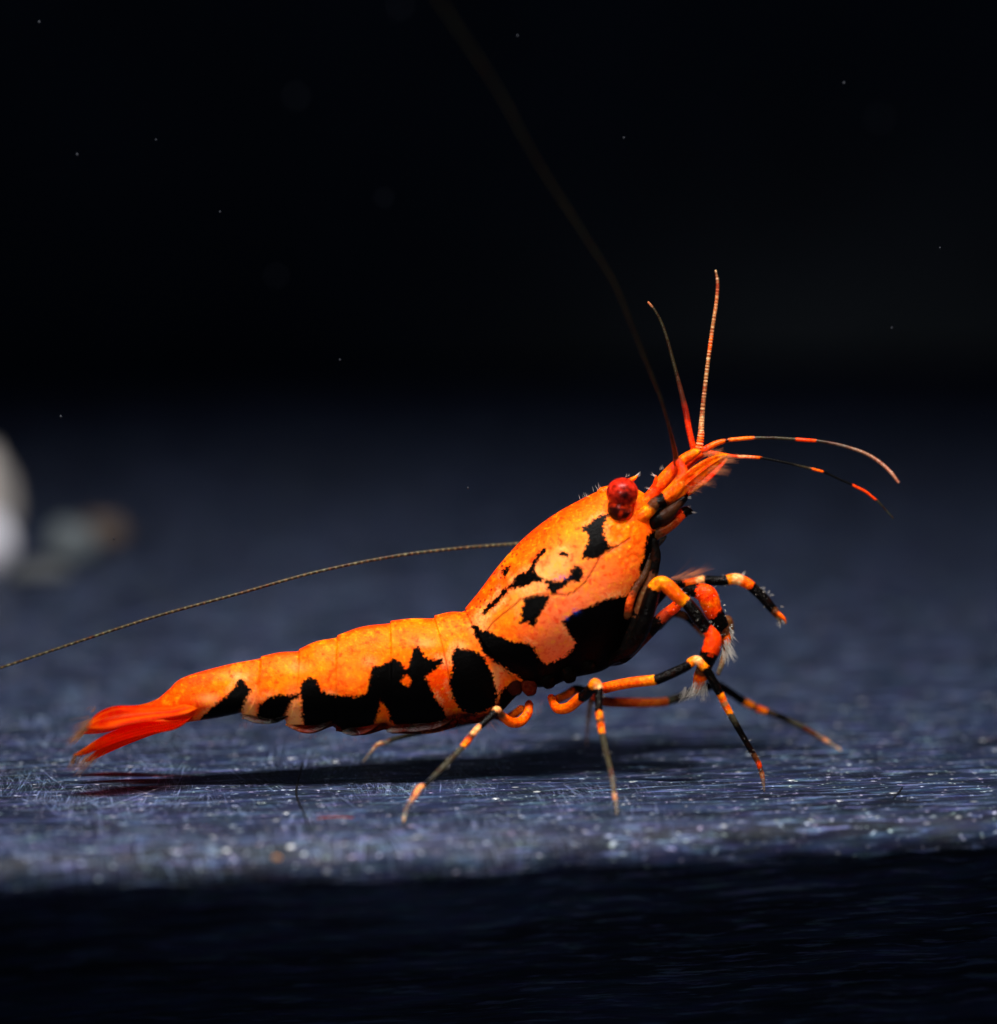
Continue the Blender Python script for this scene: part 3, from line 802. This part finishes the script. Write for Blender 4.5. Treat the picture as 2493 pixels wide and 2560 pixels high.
leg3 = tube('walking_leg', T(c6, [(-60, 960, -0.05, 13, RO), (20, 942, -0.10, 15, RO), (120, 918, -0.13, 15, OR), (250, 895, -0.16, 15, OR), (390, 880, -0.18, 15, YO), (440, 868, -0.19, 14, BK), (560, 815, -0.2, 14, BK), (640, 775, -0.21, 13, BK), (675, 745, -0.21, 13, YO), (715, 735, -0.215, 13, PALE), (755, 775, -0.22, 13, YO), (785, 812, None, 13, BK), (830, 890, None, 12.5, BK), (868, 960, None, 11.5, BK), (885, 990, None, 11, YO), (900, 1022, None, 10.5, OR), (912, 1050, None, 10.5, (0.35, .12, .04)), (928, 1080, None, 10.5, OR), (944, 1110, None, 10, YO), (966, 1150, None, 9.5, OLV), (1020, 1245, None, 9, BK), (1090, 1365, None, 8.5, BK), (1140, 1450, None, 8, BR), (1164, 1495, None, 7.5, RO), (1176, 1535, None, 7, BR, .8), (1188, 1575, None, 7, (0.6, .2, .06), .7), (1196, 1625, None, 5.5, (0.3, .17, .09), .55), (1204, 1690, 'F', 3, GR, .35)], 0.88), LIMB, root, seed=3)
legf3 = tube('walking_leg', T(c6, [(-40, 1000, 0.06, 13, DR), (40, 1035, 0.12, 14, (0.55, .05, .006)), (180, 1045, 0.16, 14.5, (0.55, .06, .006)), (320, 1045, 0.19, 14, (0.6, .1, .008)), (460, 1040, 0.22, 13.5, (0.5, .09, .01)), (520, 1025, 0.23, 13, OLV), (600, 1000, 0.24, 13, BK), (760, 935, 0.26, 12.5, BK), (860, 920, 0.27, 13, BK), (960, 975, None, 12.5, BK), (1030, 1022, None, 12, BK), (1070, 1045, None, 11.5, YO), (1110, 1065, None, 11, YO), (1130, 1075, None, 11, BR), (1165, 1092, None, 11, OR), (1205, 1105, None, 10, YO), (1240, 1118, None, 9.5, OLV), (1330, 1150, None, 9, BK), (1450, 1208, None, 8.5, OLV), (1550, 1262, None, 7.5, BR, .9), (1610, 1298, None, 7, (0.2, .1, .05), .7), (1650, 1320, None, 6.5, (0.7, .25, .1), .8), (1700, 1352, None, 5.5, GR, .55), (1765, 1392, 'F', 3, (0.7, .4, .2), .8)], 0.88), LIMB, root, seed=4)
legf5 = tube('walking_leg', T(c7, [(1100, 330, 0.06, 11, OR), (1000, 395, 0.12, 12, OR), (900, 380, 0.16, 10, BR), (700, 430, 0.2, 9, BK), (420, 490, None, 8, OLV), (240, 535, None, 7, OLV), (180, 560, None, 6.5, (0.3, .2, .12), .6), (130, 572, None, 6, (0.9, .35, .12), .9), (105, 590, None, 5, (0.8, .4, .2), .8), (60, 645, None, 4, GR, .7), (22, 692, 'F', 2.5, GR, .6)], 0.88), LIMB, root, seed=5)
legf4 = tube('walking_leg', T(c7, [(1330, 270, 0.08, 12, OR), (1400, 240, 0.14, 13, OR), (1480, 200, 0.18, 13, BK), (1570, 240, 0.2, 11, BR), (1562, 330, None, 8, (0.16, .08, .03), .6), (1552, 420, None, 7, (0.5, .22, .08), .45), (1545, 500, None, 6, (0.4, .2, .1), .35), (1542, 590, 'F', 3, GR, .3)], 0.88), LIMB, root, seed=6)

def leg_setae(o, seed, n=46, ln=9.0):
    g = random.Random(seed); me = o.data; items = []
    for _ in range(n):
        v = me.vertices[g.randrange(int(len(me.vertices) * 0.45), len(me.vertices))]
        d = v.normal * 0.8 + Vector((g.uniform(-1, 1), g.uniform(-1, 1), g.uniform(-1.2, 0.4))) * 0.5
        d.normalize()
        items.append((tuple(v.co), tuple(v.co + d * ln * CM * g.uniform(0.5, 1.2)), (0, 0, 0), 0.4 * CM))
    hairs('setae', items, HAIR, o)
for k, o in enumerate((leg5, leg4, leg3, legf3)): leg_setae(o, 60 + k)
# ---------------- claw legs and mouth limbs
clawA = tube('claw_leg', T(c6, [(60, 740, -0.02, 17, BK), (205, 660, -0.10, 20, BK), (300, 520, -0.14, 22, BK), (350, 360, -0.16, 22, BK), (385, 240, -0.17, 20, BK), (410, 185, -0.175, 18, YO), (455, 165, -0.18, 18, YO), (510, 205, -0.185, 20, OR), (570, 265, -0.19, 19, OR), (615, 300, -0.19, 17, YO), (650, 330, -0.195, 17, BK), (710, 410, -0.2, 19, BK), (770, 490, -0.205, 17, BK), (805, 530, -0.21, 18, RO), (825, 575, -0.21, 24, RO), (820, 640, -0.21, 25, RO), (795, 700, -0.205, 25, BK), (775, 760, -0.195, 21, BK), (752, 815, -0.185, 20, BR), (735, 860, -0.18, 19, OR), (718, 915, -0.175, 14, OR, .8), (702, 960, -0.17, 8, (0.8, .3, .1), .6)], 0.9), LIMB, root, seed=7)
clawA['label'] = 'folded claw leg ending in a white bristle tuft'
hairs('bristle_tuft', px_hairs([(*c6(735, 890), -12, 44, 90, 16, 7, .12), (*c6(660, 950), -14, 30, 40, 14, 9, .5), (*c6(760, 930), -2, 36, 30, 9, 9, -.2)], l0=-0.18, lsp=0.025, r=0.55, seed=12), HAIR, clawA)
clawB = tube('claw_leg', T(c6, [(0, 740, 0.0, 16, BK), (160, 710, -0.02, 19, BK), (300, 580, -0.05, 19, BR), (400, 480, -0.07, 18, BK), (480, 400, -0.08, 16, DR), (545, 350, -0.09, 15, RO), (600, 290, -0.10, 14, BK), (640, 235, -0.11, 15, BK), (690, 225, -0.12, 18, BK), (740, 235, -0.13, 24, RO), (780, 255, -0.135, 28, RO), (805, 305, -0.135, 28, OR), (825, 365, -0.135, 25, RO), (850, 410, -0.13, 24, BK), (880, 470, -0.125, 22, BK), (905, 530, -0.12, 18, BR), (920, 585, -0.12, 15, OR), (925, 640, -0.12, 10, (0.8, .3, .1), .6)], 0.9), LIMB, root, seed=8)
clawB['label'] = 'claw leg with a round orange lacy wrist'
hairs('bristle_tuft', px_hairs([(*c6(925, 600), 12, 40, 70, 7, 14, -.35), (*c6(915, 660), 6, 30, 40, 9, 9, .3), (*c6(950, 520), 10, 26, 16, 5, 12, -.3)], l0=-0.12, lsp=0.02, r=0.55, seed=13), HAIR, clawB)
clawC = tube('claw_leg', T(c6, [(300, 420, 0.05, 15, BK), (420, 280, 0.07, 15, BK), (500, 200, 0.08, 14, OR), (575, 175, 0.085, 13, BK), (650, 172, 0.09, 14, OR), (740, 152, 0.09, 14.5, PALE), (775, 150, 0.09, 14, BK), (850, 152, 0.09, 14, BK), (915, 152, 0.09, 14, BK), (945, 145, 0.09, 15, YO), (1000, 140, 0.088, 16, PALE), (1060, 162, 0.085, 16, OR), (1095, 182, 0.08, 15, OR), (1120, 205, 0.08, 15, BK), (1180, 260, 0.075, 15, BK), (1240, 330, 0.07, 14, BK), (1285, 385, 0.07, 12, BR), (1312, 430, 0.07, 7, (0.3, .14, .05), .8), (1322, 468, 0.07, 3, (0.5, .25, .1), .6)], 0.9), LIMB, root, seed=9)
clawC['label'] = 'claw leg reaching forward, banded black and orange'
fing = tube('claw_finger', T(c6, [(1280, 370, 0.06, 6, BR), (1320, 405, 0.055, 6, OR), (1348, 430, 0.05, 4.5, OR), (1362, 462, 0.05, 2.2, PALE)]), LIMB, clawC, seg=8, seed=10)
hairs('bristle_tuft', px_hairs([(*c6(1312, 450), 1, 16, 9, 6, 4, .1), (*c6(1335, 430), 6, 13, 8, 5, 4, .1), (*c6(1325, 345), 9, 1, 3, 1, 3, .1), (*c6(1250, 260), 8, 0, 3, 3, 2, .1), (*c6(1045, 110), 6, -10, 4, 3, 2, .1), (*c6(1200, 230), 6, -6, 7, 16, 14, .1)], l0=0.07, lsp=0.015, r=0.8, seed=14), HAIR, clawC)
clawD = tube('claw_leg', T(c6, [(420, 480, 0.1, 16, BK), (520, 390, 0.13, 14, BR), (600, 400, 0.15, 12, (0.2, .07, .02)), (660, 430, 0.16, 13, BK), (720, 480, 0.17, 15, BR), (790, 540, 0.17, 14, (0.2, .08, .03)), (870, 470, 0.14, 12, BR), (930, 440, 0.1, 14, (0.16, .05, .012)), (948, 500, 0.1, 13, (0.2, .09, .03)), (945, 560, 0.1, 9, (0.3, .15, .06), .8), (900, 740, 0.06, 8, (0.25, .14, .06), .7), (868, 830, 0.06, 7, (0.22, .14, .07), .6)], 0.9), LIMB, root, seed=11)
for k, o in enumerate((clawA, clawB, clawC)): leg_setae(o, 70 + k, 40, 8.0)
clawD['label'] = 'translucent brown claw leg behind the orange wrists'
hairs('bristle_tuft', px_hairs([(*c6(905, 330), 6, -1, 3, 1, 2, .1), (*c6(915, 370), 3, 4, 3, 1, 4, .1), (*c6(960, 475), 6, -1, 5, 1, 6, .1), (*c6(970, 520), 5, 2, 4, 1, 5, .1)], l0=-0.1, lsp=0.01, r=0.9, seed=15), HAIR, clawD)

mx1 = tube('maxilliped', [(1560, 1640, -0.08, 18, BK), (1590, 1570, -0.1, 20, BK), (1612, 1500, -0.1, 19, (0.09, .03, .01)), (1626, 1450, -0.09, 16, (0.07, .02, .008)), (1636, 1415, -0.085, 13, BK), (1640, 1385, -0.08, 12, BK), (1634, 1352, -0.075, 9, BK)], DARK, root, seed=12)
mx2 = tube('maxilliped', T(c2, [(640, 1860, -0.1, 12, BR), (660, 1720, -0.11, 13, (0.75, .07, .005)), (720, 1600, -0.11, 11, (0.08, .02, .006)), (800, 1480, -0.1, 10, (0.05, .016, .006)), (835, 1380, -0.09, 9, (0.03, .012, .005)), (850, 1280, -0.08, 8, BK)]), LIMB, root, seed=13)
mx3 = tube('maxilliped', T(c2, [(850, 1130, -0.04, 16, BK), (920, 1080, -0.05, 16, (0.09, .03, .01)), (1010, 1030, -0.055, 14, (0.3, .05, .008)), (1090, 970, -0.055, 13, (0.45, .07, .01)), (1150, 910, -0.055, 12, RO), (1200, 870, -0.055, 13, BK), (1235, 872, -0.055, 9, BK)]), LIMB, root, seed=14)
tube('maxilliped', T(c2, [(840, 1190, 0.04, 15, BK), (900, 1170, 0.04, 15, (0.03, .02, .015)), (960, 1140, 0.04, 10, (0.05, .04, .03)), (1000, 1110, 0.04, 5, OLV)]), LIMB, root, seed=15)
hairs('bristle_tuft', px_hairs([(*c2(1255, 880), 12, 1, 6, 1, 3, .05), (*c2(1225, 835), 3, -6, 4, 5, 1, .05), (*c2(1215, 740), 12, 0, 6, 2, 3, .1)], l0=-0.055, lsp=0.01, r=0.9, seed=16), HAIR, mx3)
hairs('bristle_tuft', px_hairs([(1690, 1448, 60, -22, 46, 25, 4, -.12), (1725, 1438, 50, -20, 30, 10, 4, -.12), (1622, 1470, 20, -24, 10, 10, 10, .05)], l0=-0.1, lsp=0.02, r=0.45, seed=17), HAIRO, mx1)
# bases of the legs under the chest
for k, (x, y, l, r, c) in enumerate(((1285, 1722, -0.05, 24, (0.03, .005, .003)), (1322, 1724, -0.06, 22, (0.07, .008, .003)), (1368, 1704, -0.07, 24, BK), (1420, 1690, -0.08, 24, BK), (1470, 1668, -0.08, 22, BK))):
    for sg in (1, -1):
        tube('leg_base', [(x - 6, y - 26, l * 0.5 * sg, r * 1.1, c), (x, y - 10, l * sg * 0.8, r * 0.95, c), (x + 3, y - 1, l * 0.9 * sg, r * 0.85, c)], DARK, root, seed=40 + k)
chest_hair = [(1335, 1775, 3, 14, 14, 18, 6, .1), (1352, 1758, 8, 8, 10, 6, 10, .1)]
hairs('fringe', px_hairs(chest_hair, l0=-0.08, r=0.4, seed=18), HAIRO, leg5)

# ---------------- head: rostrum, eyes, feeler bases
tube('rostrum', [(1505, 1232, 0, 14, OR), (1540, 1220, 0, 11, OR), (1570, 1205, 0, 8, OR), (1588, 1194, 0, 4.5, YO), (1594, 1189, 0, 1.5, YO)], LIMB, root, seg=10, seed=16)
hairs('fringe', px_hairs([(1592, 1190, 10, -10, 8, 4, 3, .05), (1570, 1192, 1, -9, 4, 6, 3, .05), (1498, 1226, -5, -14, 8, 16, 8, .05), (1465, 1245, -4, -12, 6, 16, 8, .05)], l0=0.0, lsp=0.01, r=0.6, seed=19), HAIR, body)

def make_eye(px, py, l, rp):
    c = np.array(at(px, py, l)); r = rp * CM
    V, F, COL = [], [], []
    nu, nv = 40, 26
    for i in range(nv + 1):
        th = math.pi * i / nv
        for j in range(nu):
            ph = 2 * math.pi * j / nu
            d = np.array((math.sin(th) * math.cos(ph), math.sin(th) * math.sin(ph), math.cos(th)))
            V.append(c + d * r * np.array((1.0, 1.0, 0.95)))
            # dark pupil patch on the outward side
            s = -1 if l <= 0 else 1
            q = math.acos(max(-1, min(1, d @ (np.array(LAT) * s * 0.97 + np.array(FWD) * 0.0 - np.array((0, 0, 0.12))) / np.linalg.norm(np.array(LAT) * s * 0.97 + np.array(FWD) * 0.0 - np.array((0, 0, 0.12))))))
            k = 1 / (1 + math.exp((q - 0.34 - 0.2 * mnoise.noise(Vector(tuple(d * 3)))) / 0.055))
            k2 = 0.75 * math.exp(-((q - 0.5) / 0.35) ** 2) * (0.6 + 0.8 * mnoise.noise(Vector(tuple(d * 6 + 3))))
            cc = np.array((0.48, 0.014, 0.004)) * (1 - max(k, k2, 0)) + np.array((0.012, 0.002, 0.002)) * max(k, k2, 0)
            COL.append(cc)
    for i in range(nv):
        for j in range(nu):
            j2 = (j + 1) % nu
            F.append((i * nu + j, (i + 1) * nu + j, (i + 1) * nu + j2, i * nu + j2))
    me = mesh('eye', V, F); set_col(me, COL)
    return link('eye', me, EYE, root)
EL = -0.085
e1 = make_eye(1556, 1232, EL, 39)
tube('eye_stalk', [(1562, 1292, EL + 0.03, 20, RO), (1556, 1279, EL + 0.01, 30, RD), (1550, 1272, EL, 31, (0.03, .003, .002)), (1552, 1260, EL, 29, (0.5, .02, .003)), (1556, 1246, EL, 27, RD)], EYE, e1, seg=22, ragged=1.2, seed=17)
e2 = make_eye(1566, 1246, 0.085, 36)
tube('eye_stalk', [(1574, 1296, 0.05, 20, RO), (1570, 1280, 0.07, 28, RD), (1568, 1262, 0.085, 29, RD)], EYE, e2, seg=18, seed=18)

# antennule stems (two), antennal stems (two), antennal scales (two)
st1 = tube('antennule_stem', T(c2, [(700, 940, -0.03, 17, RO), (800, 800, -0.035, 17, OR), (900, 690, -0.035, 18, RO), (1000, 560, -0.035, 19, OR), (1100, 450, -0.035, 17, RO), (1190, 370, -0.035, 15, OR), (1270, 320, -0.035, 13, OR), (1310, 300, -0.035, 9, YO)], 0.9), LIMB, root, seed=19)
tube('antennule_spine', T(c2, [(900, 660, -0.04, 8, RO), (912, 590, -0.045, 6, RO), (915, 530, -0.05, 1.5, OR)]), LIMB, st1, seg=8, seed=20)
st2 = tube('antennule_stem', T(c2, [(760, 900, 0.04, 16, RO), (900, 720, 0.04, 17, RD), (1050, 560, 0.04, 17, RO), (1180, 440, 0.04, 15, RD), (1290, 350, 0.04, 13, RO), (1380, 310, 0.04, 11, OR)], 0.9), LIMB, root, seed=21)
pd1 = tube('antenna_stem', T(c2, [(690, 980, -0.07, 18, RO), (770, 920, -0.08, 20, OR), (850, 860, -0.085, 18, YO), (900, 800, -0.09, 17, BR), (960, 770, -0.09, 17, BK), (1030, 720, -0.09, 19, OR), (1110, 650, -0.09, 21, OR), (1170, 560, -0.085, 19, (0.5, .09, .01)), (1170, 480, -0.08, 14, RO), (1140, 420, -0.07, 12, RD), (1118, 380, -0.06, 9, DR)], 0.9), LIMB, root, seed=22)
tube('antenna_stem', T(c2, [(740, 960, 0.07, 17, RO), (860, 880, 0.08, 18, BK), (980, 790, 0.085, 18, BK), (1080, 690, 0.09, 16, RO), (1150, 600, 0.09, 12, RO)]), LIMB, root, seed=23)
sc1 = blade('antennal_scale', [(*c2(x, y), l, hw * 1.15 / 3.808, c, a) for x, y, l, hw, c, a in ((900, 890, -0.09, 40, BK, 1), (1000, 800, -0.095, 62, BK, 1), (1110, 690, -0.10, 70, OR, 1), (1230, 580, -0.105, 76, RO, 1), (1340, 490, -0.105, 74, OR, 1), (1450, 410, -0.105, 58, OR, 1), (1540, 360, -0.105, 32, YO, .95), (1590, 338, -0.105, 8, YO, .9))], LIMB, root, 0.35, 0.10, 0.22, 6)
sc2 = blade('antennal_scale', [(*c2(x, y), l, hw / 3.808, c, a) for x, y, l, hw, c, a in ((900, 960, 0.09, 40, BK, 1), (1020, 850, 0.10, 66, BK, 1), (1140, 700, 0.11, 76, RO, 1), (1260, 600, 0.115, 82, (0.75, .12, .01), 1), (1380, 510, 0.12, 80, RO, 1), (1500, 420, 0.12, 54, RO, .9), (1590, 370, 0.12, 10, OR, .8))], LIMB, root, -0.4, 0.08, 0.15, 7)
tube('maxilliped', T(c2, [(850, 1010, -0.06, 14, BK), (930, 950, -0.08, 18, BK), (1020, 890, -0.085, 19, (0.03, .010, .004)), (1110, 800, -0.085, 15, (0.05, .014, .005)), (1180, 740, -0.085, 11, BK), (1205, 715, -0.085, 5, BK)]), LIMB, root, seed=24)
def F2(rows, **k): return px_hairs([(*c2(x, y), dx / 3.808, dy / 3.808, n, sx / 3.808, sy / 3.808, cv) for x, y, dx, dy, n, sx, sy, cv in rows], **k)
hairs('fringe', F2([(1540, 380, 140, -20, 50, 40, 40, .1), (1450, 470, 130, 10, 60, 50, 40, .1), (1330, 580, 120, 10, 60, 60, 40, .1), (1250, 650, 80, 20, 30, 50, 30, .1), (1400, 330, 150, -55, 26, 40, 20, .1)], l0=-0.10, lsp=0.03, r=0.7, seed=20), HAIRO, sc1)
hairs('fringe', F2([(975, 470, -10, -35, 6, 20, 10, .1), (905, 530, -35, -22, 8, 10, 8, .1), (860, 660, -50, -20, 4, 10, 10, .1)], l0=-0.04, lsp=0.01, r=0.5, seed=21), HAIR, st1)

# ---------------- feelers
def c8(x, y): return (1550 + x / 2.5387, 650 + y / 2.5387)
DKO = (0.020, 0.013, 0.005); BD = (0.26, 0.17, 0.07)
DKA = (0.019, 0.015, 0.006)
far_x = [(1691, 1160, -0.06, 8, DR), (1688, 1134, -0.07, 7, (0.10, .016, .004)), (1672, 1064, -0.14, 6.2, (0.03, .012, .005)), (1648, 985, -0.22, 5.8, DKA), (1621, 918, -0.29, 5.4, DKA), (1589, 839, -0.36, 5.2, DKA), (1558, 760, -0.43, 5, DKA), (1525, 690, -0.49, 4.8, DKA), (1440, 556, -0.60, 4.6, DKA), (1336, 393, -0.72, 4.4, DKA), (1244, 225, -0.83, 4.2, DKA), (1113, 26, -0.96, 4, DKA), (1060, -60, -1.0, 4, DKA)]
far_x = [(x, y, l, r * (0.95 if y > 1100 else 0.62), c, 1.0 if y > 1000 else 0.92) for x, y, l, r, c in far_x]
an1 = tube('antenna', far_x, FLAG, root, seg=8, ann=0.15, annp=8, seed=25)
an1['label'] = 'dark thread-like antenna rising steeply'
an2 = tube('antenna', [(1690, 1180, 0.08, 7, DR), (1660, 1225, 0.17, 6, BR), (1600, 1285, 0.24, 5.5, BR), (1500, 1330, 0.27, 5, OL), (1400, 1349, 0.26, 4.6, OL), (1296, 1359, 0.24, 4.4, OL), (1152, 1370, 0.20, 4.2, OL), (982, 1391, 0.16, 4.2, OL), (786, 1431, 0.12, 4, OL), (589, 1486, 0.09, 4, OL), (393, 1540, 0.07, 3.8, OL), (196, 1604, 0.05, 3.6, OL), (0, 1670, 0.03, 3.4, OL), (-200, 1735, 0.0, 3.2, OL)], FLAG, root, seg=8, step=2.5, ann=0.2, annp=8, beads=BD, beadp=16, seed=26)
an2['label'] = 'beaded olive antenna swept back behind the body'
tube('antennule', T(c8, [(470, 1205, 0.03, 8, RO), (440, 1080, 0.035, 7.5, RD), (418, 960, 0.04, 7.5, (0.22, .01, .003)), (392, 850, 0.045, 6, (0.06, .012, .005)), (340, 650, 0.06, 4.5, DKO), (280, 440, 0.08, 3.8, DKO), (225, 325, 0.09, 3.2, DKO), (180, 268, 0.10, 2.6, (0.4, .15, .05))]), FLAG, root, seg=8, step=2.5, ann=0.3, annp=7, seed=27)
tube('antennule', T(c8, [(500, 1215, -0.03, 9, OR), (515, 1110, -0.03, 8, OR), (517, 1060, -0.03, 6.5, (0.7, .25, .08)), (530, 900, -0.03, 5.2, (0.32, .10, .03)), (560, 640, -0.03, 4.6, (0.35, .09, .02)), (575, 530, -0.03, 4.6, OR), (590, 420, -0.03, 4.3, (0.35, .11, .03)), (612, 270, -0.03, 4, (0.5, .12, .03)), (620, 150, -0.03, 3.5, (0.4, .12, .04)), (608, 70, -0.03, 2.4, (0.2, .08, .03))]), FLAG, root, seg=8, step=2.0, ann=0.35, annp=7, beads=(0.95, .55, .25), beadp=9, seed=28)
tube('antennule', T(c8, [(530, 1210, -0.035, 9, RO), (600, 1170, -0.04, 7.5, OR), (652, 1152, -0.04, 6, OR), (680, 1146, -0.04, 4.5, BK), (700, 1142, -0.04, 5, OR), (770, 1135, -0.045, 5.2, OR), (840, 1130, -0.045, 4.6, OR), (870, 1129, -0.05, 4, OL), (980, 1130, -0.055, 4, OL), (1095, 1137, -0.06, 4, OL), (1125, 1140, -0.06, 4.8, RO), (1180, 1144, -0.065, 4.8, RO), (1235, 1148, -0.065, 4.4, RO), (1265, 1150, -0.07, 4, OL), (1400, 1176, -0.1, 4.2, (0.10, .05, .03)), (1550, 1225, -0.15, 4.4, (0.2, .08, .04)), (1650, 1285, -0.19, 4.4, (0.28, .10, .05)), (1720, 1350, -0.22, 4.2, (0.36, .13, .07)), (1768, 1412, -0.24, 3.2, (0.36, .13, .07))]), FLAG, root, seg=8, step=2.5, ann=0.15, annp=9, ragged=0.5, seed=29)
tube('antennule', T(c8, [(560, 1225, 0.04, 8, RO), (660, 1240, 0.045, 6, OR), (722, 1246, 0.045, 4, RO), (760, 1250, 0.045, 4.4, PK), (800, 1250, 0.045, 4.2, PK), (880, 1255, 0.045, 4, OR), (905, 1257, 0.045, 3.4, BK), (1060, 1288, 0.045, 3.2, BK), (1200, 1322, 0.045, 3.2, OL), (1225, 1328, 0.045, 3.4, OR), (1280, 1342, 0.045, 3.2, OR), (1305, 1350, 0.045, 3, BK), (1400, 1395, 0.045, 2.8, BK), (1465, 1422, 0.045, 2.8, BK), (1490, 1436, 0.045, 3.4, RO), (1560, 1472, 0.045, 3.4, RO), (1615, 1516, 0.045, 3, RO), (1640, 1535, 0.045, 2.4, OL), (1735, 1640, 0.045, 1.6, OL)]), FLAG, root, seg=8, step=2.5, ann=0.2, annp=8, ragged=0.5, seed=30)

# ------------------------------------------------------------------ small things on the platform
def pebble(name, px, py, r, sq, col, label, seed, group=None, rough=0.6):
    base = floor_at(px, py)
    bm_v, bm_f = [], []
    nu, nv = 28, 18
    for i in range(nv + 1):
        th = math.pi * i / nv
        for j in range(nu):
            ph = 2 * math.pi * j / nu
            d = Vector((math.sin(th) * math.cos(ph), math.sin(th) * math.sin(ph), math.cos(th)))
            k = 1 + 0.28 * mnoise.noise(d * 1.4 + Vector((seed, 0, 0))) + 0.10 * mnoise.noise(d * 4 + Vector((0, seed, 0)))
            bm_v.append((d.x * r * sq[0] * k, d.y * r * sq[1] * k, max(d.z * r * sq[2] * k, -0.62 * r * sq[2])))
    for i in range(nv):
        for j in range(nu):
            j2 = (j + 1) % nu
            bm_f.append((i * nu + j, (i + 1) * nu + j, (i + 1) * nu + j2, i * nu + j2))
    zmin = min(v[2] for v in bm_v)
    me = mesh(name, [(x, y, z - zmin) for x, y, z in bm_v], bm_f)
    o = link(name, me, mat_plain(name + '_stone', col, rough, 3.5 / r * 0.25, 0.2 if col[0] > 0.5 else 0.6, tuple(c * 0.45 for c in col)))
    o.location = (base.x, base.y, 0.001)
    return tag(o, label, 'pebble', group)
pebble('pebble', -38, 1425, 0.17, (0.8, 0.8, 1.15), (0.90, 0.90, 1.0), 'bright pale bluish-white pebble with another pebble just behind it', 2.0)
pebble('pebble', -62, 1340, 0.25, (0.75, 0.7, 1.1), (0.82, 0.76, 0.72), 'tall pinkish-white pebble behind the bright bluish one', 5.0)
pebble('pebble', 178, 1395, 0.13, (1.0, 0.9, 0.85), (0.17, 0.20, 0.22), 'dull grey-green pebble beside a brown one', 9.0)
pebble('pebble', 258, 1362, 0.11, (1.1, 0.8, 0.8), (0.16, 0.12, 0.10), 'small dull brown pebble beside the grey-green one', 12.0)
pebble('pebble', 95, 1450, 0.10, (1.4, 0.8, 0.5), (0.14, 0.15, 0.16), 'low flat grey pebble in front of the others', 15.0)

def strand(name, pts, col, label, cat):
    V, F = [], []
    C = np.array([tuple(floor_at(x, y, r * CM * 0.95)) for x, y, r in pts]); R = np.array([q[2] * CM for q in pts])
    K = np.concatenate([C, R[:, None]], 1)
    us = np.linspace(0, len(pts) - 1, 8 * len(pts))
    S = np.array([catmull(K, u) for u in us]); Tn = np.gradient(S[:, :3], axis=0)
    for i in range(len(us)):
        t = Tn[i] / np.linalg.norm(Tn[i]); x = np.cross(t, (0, 0, 1)); x /= np.linalg.norm(x); y = np.cross(x, t)
        for j in range(6):
            th = math.pi * j / 3
            V.append(S[i, :3] + x * math.cos(th) * S[i, 3] + y * math.sin(th) * S[i, 3])
    for i in range(len(us) - 1):
        for j in range(6):
            F.append((i * 6 + j, i * 6 + (j + 1) % 6, (i + 1) * 6 + (j + 1) % 6, (i + 1) * 6 + j))
    F.append((5, 4, 3, 2, 1, 0)); F.append(tuple((len(us) - 1) * 6 + j for j in range(6)))
    o = link(name, mesh(name, V, F), mat_plain(name + '_stuff', col, 0.5, 30, 0.3))
    return tag(o, label, cat)
strand('fibre', [(756, 1905, 2.2), (750, 1935, 2.4), (743, 1962, 2.6), (741, 1982, 2.8), (746, 2002, 2.6), (755, 2022, 2.6), (764, 2042, 2.6), (772, 2066, 2.4), (781, 2084, 2.2), (790, 2098, 1.8)], (0.006, 0.006, 0.008), 'curved black hair lying on the platform under the tail', 'hair')
strand('fibre', [(792, 2046, 1.4), (825, 2043, 1.7), (862, 2043, 1.6), (884, 2045, 1.2)], (0.30, 0.05, 0.05), 'short pinkish-red thread lying beside the black hair', 'thread')
strand('fibre', [(2235, 1993, 2), (2246, 1982, 2.2), (2256, 1968, 1.8)], (0.012, 0.014, 0.02), 'tiny dark fibre lying on the brushed bare part of the platform', 'fibre')
pebble('crumb', 692, 2150, 0.011, (1.2, 1, 0.8), (0.42, 0.18, 0.04), 'tiny orange crumb near the front edge below the tail', 21.0)['category'] = 'crumb'

# specks drifting in the dark water
V, F = [], []
for x, y, y3, r in ((960, 496, 2.0, .010), (98, 56, .3, .006), (193, 387, .5, .006), (1294, 90, .2, .004), (152, 1042, .2, .006), (690, 692, 2.5, .012), (285, 1347, 0.1, .004), (1170, 1220, 0.1, .004), (2110, 208, .2, .005), (2230, 820, .4, .004), (390, 350, .2, .004), (740, 245, 3.0, .02), (1000, 20, 3.0, .02), (2200, 300, 3.4, .02), (1560, 345, .2, .004), (550, 530, .4, .004), (2350, 620, .3, .004), (850, 900, .3, .004)):
    rr_ = ray(x, y); t = (y3 - CAM.y) / rr_.y; c = CAM + rr_ * t
    st = len(V)
    for d in ((1, 0, 0), (-1, 0, 0), (0, 1, 0), (0, -1, 0), (0, 0, 1.4), (0, 0, -1.4)):
        V.append((c.x + d[0] * r, c.y + d[1] * r, c.z + d[2] * r))
    for a, b, e in ((0, 2, 4), (2, 1, 4), (1, 3, 4), (3, 0, 4), (2, 0, 5), (1, 2, 5), (3, 1, 5), (0, 3, 5)):
        F.append((st + a, st + b, st + e))
o = link('water_specks', mesh('water_specks', V, F), mat_plain('speck', (0.025, 0.028, 0.036), 0.6, 20, 0.2), None, 'stuff')
tag(o, 'tiny pale specks drifting in the dark water', 'specks')
